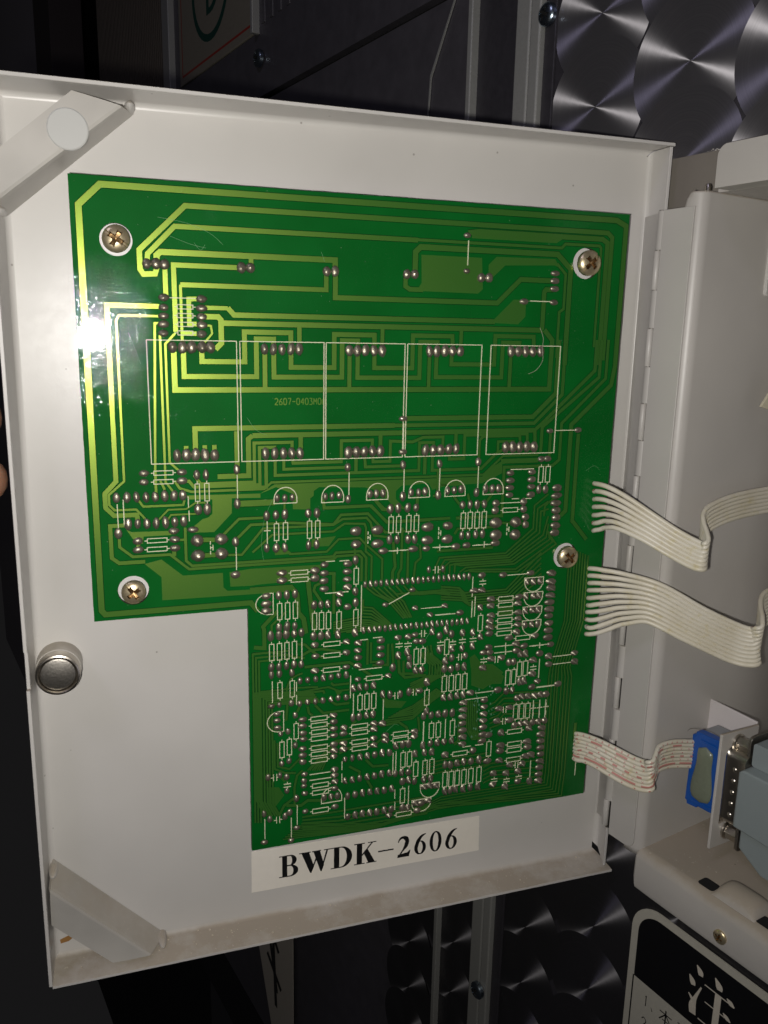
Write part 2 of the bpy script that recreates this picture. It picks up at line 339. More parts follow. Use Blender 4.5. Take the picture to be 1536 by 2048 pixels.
# ------------------------------------------------------------------ board data in millimetres
SOLDER = '17.9,20.6,1.01,1.17 20.2,20.5,1.02,1.17 22.3,20.6,1.03,1.17 42.2,20.6,1.05,1.14 44.6,20.5,1.06,1.15 21.8,28.9,1.13,0.82 21.7,31.4,1.13,0.82 21.6,33.6,1.13,0.82 21.5,35.7,1.14,0.83 21.4,38.0,1.14,0.83 31.5,29.0,1.16,0.83 31.5,31.4,1.16,0.83 31.4,33.6,1.16,0.83 31.4,35.7,1.17,0.84 31.3,38.1,1.17,0.84 23.6,41.6,1.02,1.35 26.2,41.7,1.03,1.36 28.6,41.6,1.04,1.36 31.3,41.5,1.04,1.37 33.5,41.5,1.05,1.37 65.6,20.6,0.95,1.18 68.0,20.5,0.95,1.18 89.0,20.4,1.01,1.22 91.4,20.3,1.01,1.22 48.1,41.8,0.96,1.40 50.6,41.8,0.96,1.41 53.0,41.8,0.97,1.41 55.5,41.7,0.98,1.42 57.8,41.7,0.98,1.42 72.3,41.9,0.91,1.38 74.7,41.9,0.92,1.38 77.1,41.8,0.92,1.39 79.6,41.8,0.93,1.39 82.1,41.8,0.93,1.40 96.6,41.8,0.97,1.42 99.0,41.8,0.98,1.43 101.5,41.7,0.98,1.43 107.2,8.9,1.08,0.71 107.4,18.8,1.09,0.73 126.5,26.8,1.15,0.75 136.5,26.8,1.18,0.76 112.1,20.5,1.07,1.12 114.6,20.4,1.07,1.12 136.4,18.3,1.26,0.79 136.5,20.5,1.26,0.79 136.5,22.8,1.26,0.79 103.9,41.6,0.95,1.36 106.4,41.7,0.95,1.37 123.0,41.5,0.99,1.40 125.5,41.5,1.00,1.40 127.9,41.5,1.01,1.40 130.4,41.5,1.01,1.41 133.0,41.4,1.02,1.41 23.8,70.7,0.99,1.43 26.3,70.6,0.99,1.44 28.8,70.6,1.00,1.44 31.3,70.7,1.01,1.45 33.9,70.8,1.01,1.45 14.9,75.3,1.09,0.78 14.8,77.7,1.10,0.79 24.9,75.3,1.13,0.79 24.9,77.7,1.13,0.80 28.9,76.2,0.74,1.25 31.4,76.2,0.74,1.25 39.9,75.0,0.76,1.26 39.9,84.8,0.77,1.29 7.5,81.8,0.79,1.29 10.2,81.8,0.80,1.30 12.7,81.8,0.81,1.30 15.2,81.9,0.81,1.31 17.6,81.9,0.82,1.31 20.1,81.8,0.82,1.32 22.6,81.8,0.83,1.32 25.0,81.8,0.83,1.33 29.0,86.0,0.85,1.34 31.5,86.0,0.85,1.35 10.2,89.2,0.81,1.32 12.7,89.2,0.81,1.32 15.1,89.3,0.82,1.33 17.6,89.3,0.82,1.33 20.1,89.3,0.83,1.34 22.6,89.2,0.83,1.34 25.0,89.1,0.84,1.34 7.5,91.7,0.80,1.32 22.2,91.8,1.20,0.78 27.4,91.7,1.22,0.78 48.1,70.8,0.95,1.41 50.7,70.8,0.95,1.41 53.2,70.8,0.96,1.42 55.6,70.8,0.97,1.42 58.0,70.9,0.97,1.43 72.3,71.1,1.01,1.46 74.8,71.0,1.02,1.46 77.2,71.0,1.02,1.46 79.7,70.9,1.03,1.47 82.1,71.0,1.04,1.47 96.3,71.0,1.07,1.50 98.8,71.0,1.08,1.50 101.2,71.0,1.09,1.51 103.9,70.8,1.01,1.44 106.3,70.8,1.02,1.44 122.9,70.7,1.06,1.47 125.3,70.7,1.07,1.48 127.7,70.8,1.07,1.48 130.2,70.7,1.08,1.48 132.7,70.8,1.09,1.49 12.5,94.1,1.17,0.88 12.5,96.6,1.18,0.88 22.4,94.2,1.21,0.89 22.4,96.7,1.21,0.89 39.0,105.7,1.27,0.93 28.5,94.9,1.53,1.36 35.2,94.9,1.56,1.38 28.6,99.3,1.54,1.38 35.2,99.2,1.57,1.39 39.2,95.9,0.77,1.24 48.2,88.8,0.79,1.24 50.9,88.7,0.79,1.24 53.5,88.6,0.80,1.25 48.1,98.3,0.79,1.26 50.9,98.5,0.80,1.27 53.4,98.5,0.80,1.27 51.5,113.0,0.81,1.30 53.9,113.0,0.82,1.30 51.5,123.0,0.82,1.32 53.9,123.0,0.82,1.33 49.0,125.5,0.81,1.33 51.5,125.4,0.82,1.33 53.7,125.3,0.82,1.33 52.5,106.2,1.25,0.91 52.5,108.5,1.25,0.91 47.8,112.9,1.24,0.91 47.8,115.3,1.24,0.92 47.8,117.5,1.24,0.92 51.3,83.7,0.72,1.09 53.5,83.8,0.72,1.09 55.7,83.7,0.73,1.09 65.5,83.9,0.74,1.11 67.5,83.8,0.75,1.11 69.7,83.7,0.75,1.11 79.1,83.7,0.77,1.13 81.1,83.6,0.77,1.13 83.2,83.6,0.78,1.13 92.1,83.7,0.80,1.15 94.5,83.8,0.80,1.15 96.6,83.6,0.81,1.15 104.0,83.7,0.82,1.16 106.2,83.6,0.82,1.17 108.5,83.4,0.83,1.17 116.7,83.6,0.85,1.18 119.0,83.6,0.85,1.18 121.2,83.6,0.86,1.19 72.2,75.4,0.79,1.17 72.4,84.9,0.80,1.19 89.3,75.2,0.82,1.20 89.5,84.9,0.83,1.22 101.0,75.2,0.85,1.22 100.9,84.9,0.86,1.24 89.0,61.4,1.16,0.73 89.1,71.3,1.17,0.74 113.8,75.0,0.83,1.23 113.7,84.6,0.84,1.26 60.4,88.6,0.77,1.18 63.0,88.7,0.78,1.19 85.6,88.5,0.83,1.22 88.1,88.4,0.83,1.23 91.2,88.4,0.84,1.23 93.9,88.5,0.84,1.23 74.9,94.8,1.46,1.14 81.6,94.8,1.49,1.15 75.0,98.9,1.47,1.15 81.7,99.1,1.49,1.16 97.8,94.8,1.55,1.18 104.5,94.7,1.57,1.19 97.8,99.0,1.55,1.18 104.4,99.0,1.58,1.19 60.5,98.3,0.74,1.21 62.9,98.2,0.75,1.21 85.6,98.1,0.79,1.24 88.0,98.1,0.80,1.25 91.5,98.3,0.81,1.25 93.7,98.4,0.81,1.26 83.6,101.5,1.19,0.86 93.3,101.5,1.22,0.87 97.6,101.6,1.23,0.87 107.4,101.6,1.26,0.88 111.1,101.4,1.27,0.89 121.0,101.3,1.30,0.90 125.0,78.9,1.20,0.79 132.5,78.8,1.23,0.79 125.1,81.3,1.21,0.79 132.6,81.2,1.23,0.80 125.0,83.6,1.21,0.79 132.6,83.6,1.23,0.80 125.0,85.9,1.21,0.80 132.6,86.1,1.23,0.81 135.6,74.8,1.23,0.79 137.7,74.7,1.24,0.79 135.3,84.5,0.80,1.21 137.7,84.6,0.80,1.21 109.2,88.4,0.75,1.18 111.7,88.4,0.76,1.18 114.1,88.5,0.76,1.19 116.6,88.5,0.76,1.19 109.3,98.1,0.76,1.20 111.5,98.2,0.76,1.20 114.1,98.1,0.77,1.21 116.4,98.0,0.77,1.21 120.5,88.4,1.07,0.96 130.2,88.3,1.10,0.97 120.4,90.7,1.07,0.96 130.3,90.7,1.10,0.97 131.1,93.4,1.10,0.98 131.3,95.8,1.11,0.98 120.8,94.7,1.64,1.45 127.8,94.8,1.67,1.46 121.0,98.7,1.64,1.46 127.8,98.9,1.67,1.47 141.9,84.3,1.53,0.97 141.9,86.8,1.53,0.98 141.8,89.3,1.53,0.98 142.0,91.7,1.54,0.99 142.2,94.1,1.54,0.99 142.1,96.7,1.54,0.99 142.1,99.1,1.55,1.00 138.0,65.9,1.14,0.74 148.0,65.8,1.17,0.75 62.4,106.2,1.28,0.92 62.4,108.5,1.28,0.92 65.3,104.6,1.14,0.80 65.3,107.2,1.14,0.81 65.2,109.6,1.14,0.81 65.2,112.1,1.14,0.82 72.5,104.8,1.16,0.81 72.4,107.2,1.16,0.82 72.4,109.6,1.16,0.82 72.5,112.1,1.17,0.82 74.9,103.8,0.78,1.16 75.0,113.7,0.78,1.18 69.8,116.8,0.77,1.18 75.1,117.2,0.79,1.19 56.4,112.9,0.75,1.15 62.2,116.9,0.76,1.17 64.3,117.0,0.76,1.17 66.4,117.0,0.77,1.18 70.1,114.1,1.04,0.82 72.6,118.4,1.05,0.83 62.4,129.7,1.04,0.84 72.3,129.6,1.06,0.85 62.6,133.3,1.04,0.84 72.4,133.2,1.07,0.85 56.3,122.9,0.79,1.17 56.1,125.4,0.79,1.18 58.3,125.2,0.80,1.18 62.0,126.8,0.80,1.19 64.3,126.9,0.81,1.19 66.4,126.9,0.81,1.20 69.6,127.0,0.82,1.20 75.0,126.9,0.83,1.21 76.1,130.4,1.15,0.77 76.1,132.9,1.16,0.78 76.1,135.3,1.16,0.78 76.0,137.9,1.16,0.78 83.5,130.4,1.18,0.78 83.4,132.8,1.18,0.78 83.4,135.2,1.18,0.79 83.4,137.8,1.18,0.79 62.5,138.1,1.12,0.77 72.4,137.9,1.15,0.78 49.1,135.4,0.75,1.15 51.4,135.5,0.75,1.15 53.7,135.4,0.76,1.16 56.0,135.2,0.76,1.16 58.2,135.4,0.76,1.16 49.1,137.9,0.75,1.16 51.5,137.8,0.75,1.16 55.3,137.8,0.76,1.16 87.6,139.8,0.83,1.21 76.2,142.5,1.01,0.79 86.1,142.4,1.03,0.80 93.4,114.6,1.03,0.77 84.7,118.8,1.01,0.76 94.4,120.7,1.03,0.78 104.4,120.8,1.06,0.79 99.6,123.4,1.05,0.78 57.8,140.8,0.77,1.05 60.2,140.8,0.77,1.06 62.7,140.8,0.78,1.06 65.1,140.7,0.78,1.06 67.6,140.7,0.79,1.06 70.0,140.5,0.79,1.07 72.4,140.5,0.80,1.07 109.8,123.6,1.12,0.84 98.7,108.5,0.66,1.13 103.4,108.5,0.67,1.13 89.1,130.0,1.07,0.83 92.4,130.0,1.08,0.83 94.7,129.6,1.08,0.83 95.3,131.8,1.09,0.83 97.2,132.0,1.09,0.84 89.3,136.0,0.83,1.17 92.3,135.2,0.83,1.17 93.0,137.1,0.84,1.17 93.1,139.6,0.84,1.18 95.2,141.6,0.84,1.19 97.3,141.8,0.85,1.19 100.5,129.1,0.84,1.17 103.1,130.7,0.85,1.18 103.3,135.5,0.86,1.19 105.3,129.1,0.86,1.18 105.3,139.5,0.86,1.20 105.2,142.2,0.86,1.20 99.2,146.1,0.85,1.20 116.9,111.7,1.21,0.83 124.3,112.1,1.24,0.83 134.2,112.2,1.26,0.84 114.3,116.6,1.21,0.83 117.0,116.6,1.22,0.83 120.4,119.9,1.23,0.84 120.5,122.2,1.23,0.84 120.7,125.5,1.24,0.85 120.5,127.5,1.24,0.85 120.4,129.5,1.24,0.86 120.5,131.7,1.24,0.86 130.4,120.0,1.26,0.85 130.3,122.2,1.26,0.85 130.5,125.3,1.27,0.86 130.6,127.5,1.27,0.86 130.7,129.6,1.27,0.87 130.4,132.1,1.27,0.87 127.7,133.9,1.27,0.87 137.2,134.1,1.30,0.88 133.1,115.0,0.86,1.06 135.4,115.2,0.86,1.06 137.7,115.2,0.87,1.06 133.0,120.0,0.86,1.07 135.6,120.1,0.87,1.07 137.7,120.1,0.87,1.07 133.1,125.0,0.86,1.08 135.5,125.0,0.87,1.08 137.7,125.1,0.87,1.08 133.3,130.0,0.87,1.09 135.7,130.0,0.87,1.09 137.9,130.0,0.88,1.09 116.8,122.5,0.83,1.05 117.3,132.5,0.84,1.07 142.0,112.8,1.47,0.89 142.0,115.7,1.48,0.90 142.1,117.9,1.48,0.90 141.9,120.4,1.48,0.91 141.9,122.8,1.48,0.91 142.0,125.3,1.49,0.91 141.9,127.6,1.49,0.92 142.2,130.2,1.49,0.92 142.1,132.7,1.50,0.93 142.2,135.2,1.50,0.93 130.4,136.3,1.19,0.88 133.4,137.3,1.20,0.88 143.3,137.8,1.22,0.89 120.5,136.4,1.16,0.87 130.6,138.6,1.19,0.88 118.8,138.1,1.16,0.87 120.9,138.3,1.16,0.87 139.4,140.6,1.22,0.89 142.9,142.0,1.23,0.90 143.1,144.8,1.23,0.90 152.8,141.9,1.26,0.91 153.1,145.0,1.26,0.91 137.0,142.7,1.21,0.89 125.4,140.6,1.18,0.88 121.5,140.6,1.17,0.87 118.7,143.4,1.16,0.87 137.2,147.7,1.22,0.90 139.3,150.6,1.23,0.91 147.2,152.5,1.25,0.92 137.3,152.4,1.22,0.91 132.1,140.0,0.87,1.19 134.1,140.1,0.88,1.19 128.2,142.5,0.87,1.19 129.9,142.5,0.87,1.19 132.5,150.0,0.88,1.21 134.1,149.8,0.88,1.21 107.2,130.6,0.82,1.14 111.1,130.6,0.82,1.14 114.5,130.7,0.83,1.15 107.4,135.5,0.82,1.15 111.1,135.8,0.83,1.15 114.6,135.4,0.83,1.16 112.3,138.5,0.83,1.16 107.6,138.7,0.82,1.16 107.5,142.5,0.83,1.16 109.8,142.1,0.83,1.17 112.1,142.3,0.83,1.17 105.2,152.2,0.83,1.18 107.6,152.4,0.83,1.18 109.9,152.2,0.84,1.19 112.2,152.1,0.84,1.19 127.8,152.6,0.87,1.21 130.0,152.7,0.88,1.21 99.5,156.3,0.82,1.18 98.5,157.9,0.82,1.18 101.2,158.0,0.82,1.18 103.6,157.9,0.83,1.19 106.1,158.0,0.83,1.19 108.6,158.1,0.84,1.20 96.8,148.8,1.11,0.86 114.8,151.8,1.16,0.88 124.7,152.0,1.19,0.89 112.4,155.0,1.24,0.84 112.4,157.5,1.25,0.84 112.4,160.0,1.25,0.85 112.4,162.4,1.25,0.85 112.5,164.9,1.25,0.85 112.6,167.3,1.26,0.86 112.7,169.9,1.26,0.86 119.9,155.0,1.27,0.85 120.0,157.5,1.27,0.85 120.0,160.0,1.27,0.85 119.9,162.4,1.27,0.86 119.9,164.8,1.28,0.86 119.9,167.4,1.28,0.87 119.8,169.7,1.28,0.87 121.9,167.9,1.28,0.87 125.4,158.8,1.29,0.86 129.3,158.9,1.30,0.86 124.9,163.2,1.29,0.86 129.6,163.5,1.30,0.87 131.8,155.8,1.02,1.00 133.6,155.4,1.03,1.00 135.9,155.5,1.03,1.00 138.5,155.7,1.04,1.00 140.7,155.6,1.04,1.01 142.8,155.7,1.05,1.01 131.6,165.7,1.03,1.01 133.8,165.4,1.04,1.01 135.8,165.4,1.04,1.02 137.0,167.4,1.05,1.02 138.4,165.5,1.05,1.02 140.7,165.6,1.05,1.02 142.9,165.5,1.06,1.02 126.6,167.7,1.02,1.01 142.2,168.1,1.35,0.89 142.0,170.5,1.35,0.89 142.0,173.0,1.35,0.89 142.1,175.5,1.35,0.90 142.3,178.0,1.36,0.90 142.2,180.6,1.36,0.91 142.2,183.1,1.36,0.91 142.1,185.6,1.36,0.91 142.2,188.1,1.37,0.92 126.8,172.4,1.30,0.88 126.7,174.5,1.31,0.88 136.7,172.4,1.33,0.89 137.1,174.6,1.34,0.89 136.6,177.9,1.34,0.90 138.5,177.6,1.35,0.90 126.5,178.0,1.31,0.89 122.2,177.5,1.30,0.88 95.5,162.9,1.20,0.84 95.5,164.7,1.20,0.84 98.6,168.3,0.83,1.16 101.2,168.0,0.83,1.16 103.7,168.1,0.84,1.16 106.1,168.1,0.84,1.17 108.7,168.0,0.85,1.17 96.0,170.9,0.82,1.16 99.3,171.0,0.83,1.16 101.8,171.1,0.83,1.17 106.8,176.6,0.85,1.18 108.6,176.8,0.85,1.19 111.0,176.6,0.86,1.19 113.5,176.5,0.86,1.19 116.1,176.7,0.87,1.20 119.0,176.6,0.87,1.20 107.0,186.3,0.85,1.20 109.0,186.3,0.86,1.21 110.9,186.1,0.86,1.21 113.6,186.5,0.87,1.21 116.2,186.4,0.87,1.22 119.0,186.5,0.88,1.22 138.7,187.7,0.92,1.25 96.1,180.8,0.83,1.18 99.4,180.7,0.84,1.18 101.8,180.8,0.84,1.19 106.6,172.9,1.11,0.91 116.7,172.8,1.14,0.92 124.6,182.5,1.17,0.94 129.4,183.2,1.18,0.94 133.9,183.1,1.19,0.95 124.7,186.7,1.17,0.94 129.3,188.2,1.19,0.95 134.1,187.0,1.20,0.95 130.7,180.3,1.18,0.94 135.5,180.6,1.20,0.95 99.3,183.4,1.10,0.91 101.4,183.3,1.11,0.92 103.7,183.7,1.11,0.92 96.5,188.9,1.10,0.92 98.6,189.3,1.10,0.92 100.9,188.7,1.11,0.92 97.3,191.7,1.10,0.92 57.7,148.3,0.77,1.03 60.2,148.1,0.78,1.03 62.6,148.2,0.78,1.03 65.0,148.1,0.79,1.03 67.5,148.1,0.79,1.04 69.9,147.9,0.80,1.04 72.4,148.0,0.80,1.04 51.4,147.8,0.76,1.02 55.1,147.8,0.77,1.02 56.3,151.9,0.77,1.03 56.3,162.0,0.78,1.05 51.7,157.5,0.77,1.03 54.0,157.0,0.77,1.04 52.0,167.6,0.77,1.05 54.3,167.0,0.78,1.05 49.0,148.0,1.06,0.77 50.7,150.8,1.06,0.78 50.7,153.0,1.07,0.78 50.8,155.4,1.07,0.78 58.6,153.7,1.09,0.79 58.6,155.9,1.09,0.79 58.7,158.3,1.09,0.79 58.8,160.3,1.10,0.80 58.6,163.6,1.10,0.80 58.6,165.8,1.10,0.80 58.6,168.0,1.10,0.81 68.4,153.6,1.12,0.80 68.5,155.8,1.12,0.80 68.5,158.1,1.12,0.80 68.6,160.4,1.12,0.81 68.6,163.5,1.13,0.81 68.6,165.6,1.13,0.81 68.6,167.7,1.13,0.82 71.8,158.3,1.13,0.81 71.7,160.3,1.13,0.81 71.7,163.6,1.13,0.81 71.8,165.7,1.14,0.82 81.6,158.1,1.16,0.82 81.6,160.1,1.16,0.82 81.7,163.4,1.16,0.82 81.7,165.7,1.16,0.83 84.4,158.5,1.17,0.82 74.7,145.3,0.76,1.12 76.8,145.2,0.77,1.13 78.9,145.2,0.77,1.13 81.3,145.1,0.78,1.13 74.7,155.2,0.77,1.14 76.8,155.2,0.77,1.15 79.1,155.0,0.78,1.15 81.3,155.0,0.78,1.15 84.4,148.5,0.78,1.14 86.8,148.9,0.79,1.15 90.3,149.1,0.80,1.15 93.3,148.8,0.80,1.16 89.2,167.0,0.81,1.19 91.6,166.9,0.81,1.19 93.6,167.0,0.81,1.19 85.6,162.9,1.09,0.83 85.7,164.7,1.09,0.83 59.2,172.4,1.03,0.81 59.0,174.6,1.03,0.82 59.0,176.4,1.03,0.82 59.2,179.0,1.03,0.82 68.9,172.3,1.05,0.82 68.9,174.3,1.06,0.83 69.0,176.5,1.06,0.83 69.0,178.9,1.06,0.83 72.3,169.3,0.77,1.08 74.7,169.2,0.78,1.08 77.2,169.2,0.78,1.09 79.7,169.2,0.79,1.09 82.2,169.1,0.79,1.09 84.7,169.0,0.80,1.10 87.1,169.1,0.80,1.10 72.3,176.8,0.78,1.09 74.7,176.8,0.78,1.10 77.2,176.7,0.79,1.10 79.7,176.6,0.79,1.10 82.2,176.6,0.80,1.11 84.7,176.5,0.80,1.11 87.2,176.5,0.81,1.11 89.3,177.0,0.81,1.12 91.5,176.9,0.82,1.12 93.9,177.2,0.82,1.12 73.3,182.3,0.78,1.11 75.8,182.3,0.79,1.11 78.3,182.2,0.79,1.11 80.7,182.2,0.80,1.12 83.2,182.3,0.80,1.12 85.6,182.3,0.81,1.12 88.1,182.2,0.81,1.13 73.4,189.8,0.79,1.12 75.9,189.7,0.79,1.12 78.3,189.6,0.80,1.13 80.8,189.7,0.80,1.13 83.2,189.7,0.81,1.13 85.8,189.7,0.81,1.14 88.2,189.7,0.82,1.14 47.7,171.6,0.77,1.05 51.4,171.5,0.78,1.06 53.5,172.4,0.78,1.06 53.6,177.2,0.78,1.07 65.5,181.6,0.81,1.10 67.8,181.7,0.81,1.10 69.9,181.7,0.82,1.10 56.6,180.4,0.79,1.08 46.3,183.9,0.77,1.07 48.1,186.1,0.78,1.08 52.9,186.0,0.79,1.09 54.4,184.9,0.79,1.09 92.1,189.8,0.87,1.14 94.0,190.1,0.87,1.15 91.9,180.2,0.86,1.13 94.0,180.1,0.87,1.13 56.6,190.7,1.04,0.79 59.4,185.4,1.04,0.79 69.1,185.4,1.07,0.80 46.3,193.9,1.01,0.79 54.8,194.8,1.04,0.80 87.5,191.8,1.12,0.82 78.1,111.7,0.62,1.12 79.8,111.7,0.62,1.12 81.5,111.7,0.62,1.12 83.2,111.7,0.62,1.12 85.0,111.7,0.62,1.12 86.7,111.7,0.62,1.12 88.4,111.7,0.62,1.12 90.1,111.7,0.62,1.12 91.8,111.7,0.62,1.12 93.6,111.7,0.62,1.12 95.3,111.7,0.62,1.12 97.0,111.7,0.62,1.12 98.7,111.7,0.62,1.12 100.4,111.7,0.62,1.12 102.2,111.7,0.62,1.12 103.9,111.7,0.62,1.12 105.6,111.7,0.62,1.12 107.3,111.7,0.62,1.12 109.0,111.7,0.62,1.12 110.8,111.7,0.62,1.12 112.5,111.7,0.62,1.12 77.8,126.4,0.62,1.12 79.6,126.4,0.62,1.12 81.3,126.4,0.62,1.12 83.0,126.4,0.62,1.12 84.8,126.5,0.62,1.12 86.5,126.5,0.62,1.12 88.2,126.5,0.62,1.12 90.0,126.5,0.62,1.12 91.7,126.5,0.62,1.12 93.4,126.5,0.62,1.12 95.2,126.6,0.62,1.12 96.9,126.6,0.62,1.12 98.6,126.6,0.62,1.12 100.4,126.6,0.62,1.12 102.1,126.6,0.62,1.12 103.8,126.6,0.62,1.12 105.5,126.7,0.62,1.12 107.3,126.7,0.62,1.12 109.0,126.7,0.62,1.12 110.7,126.7,0.62,1.12 112.5,126.7,0.62,1.12'
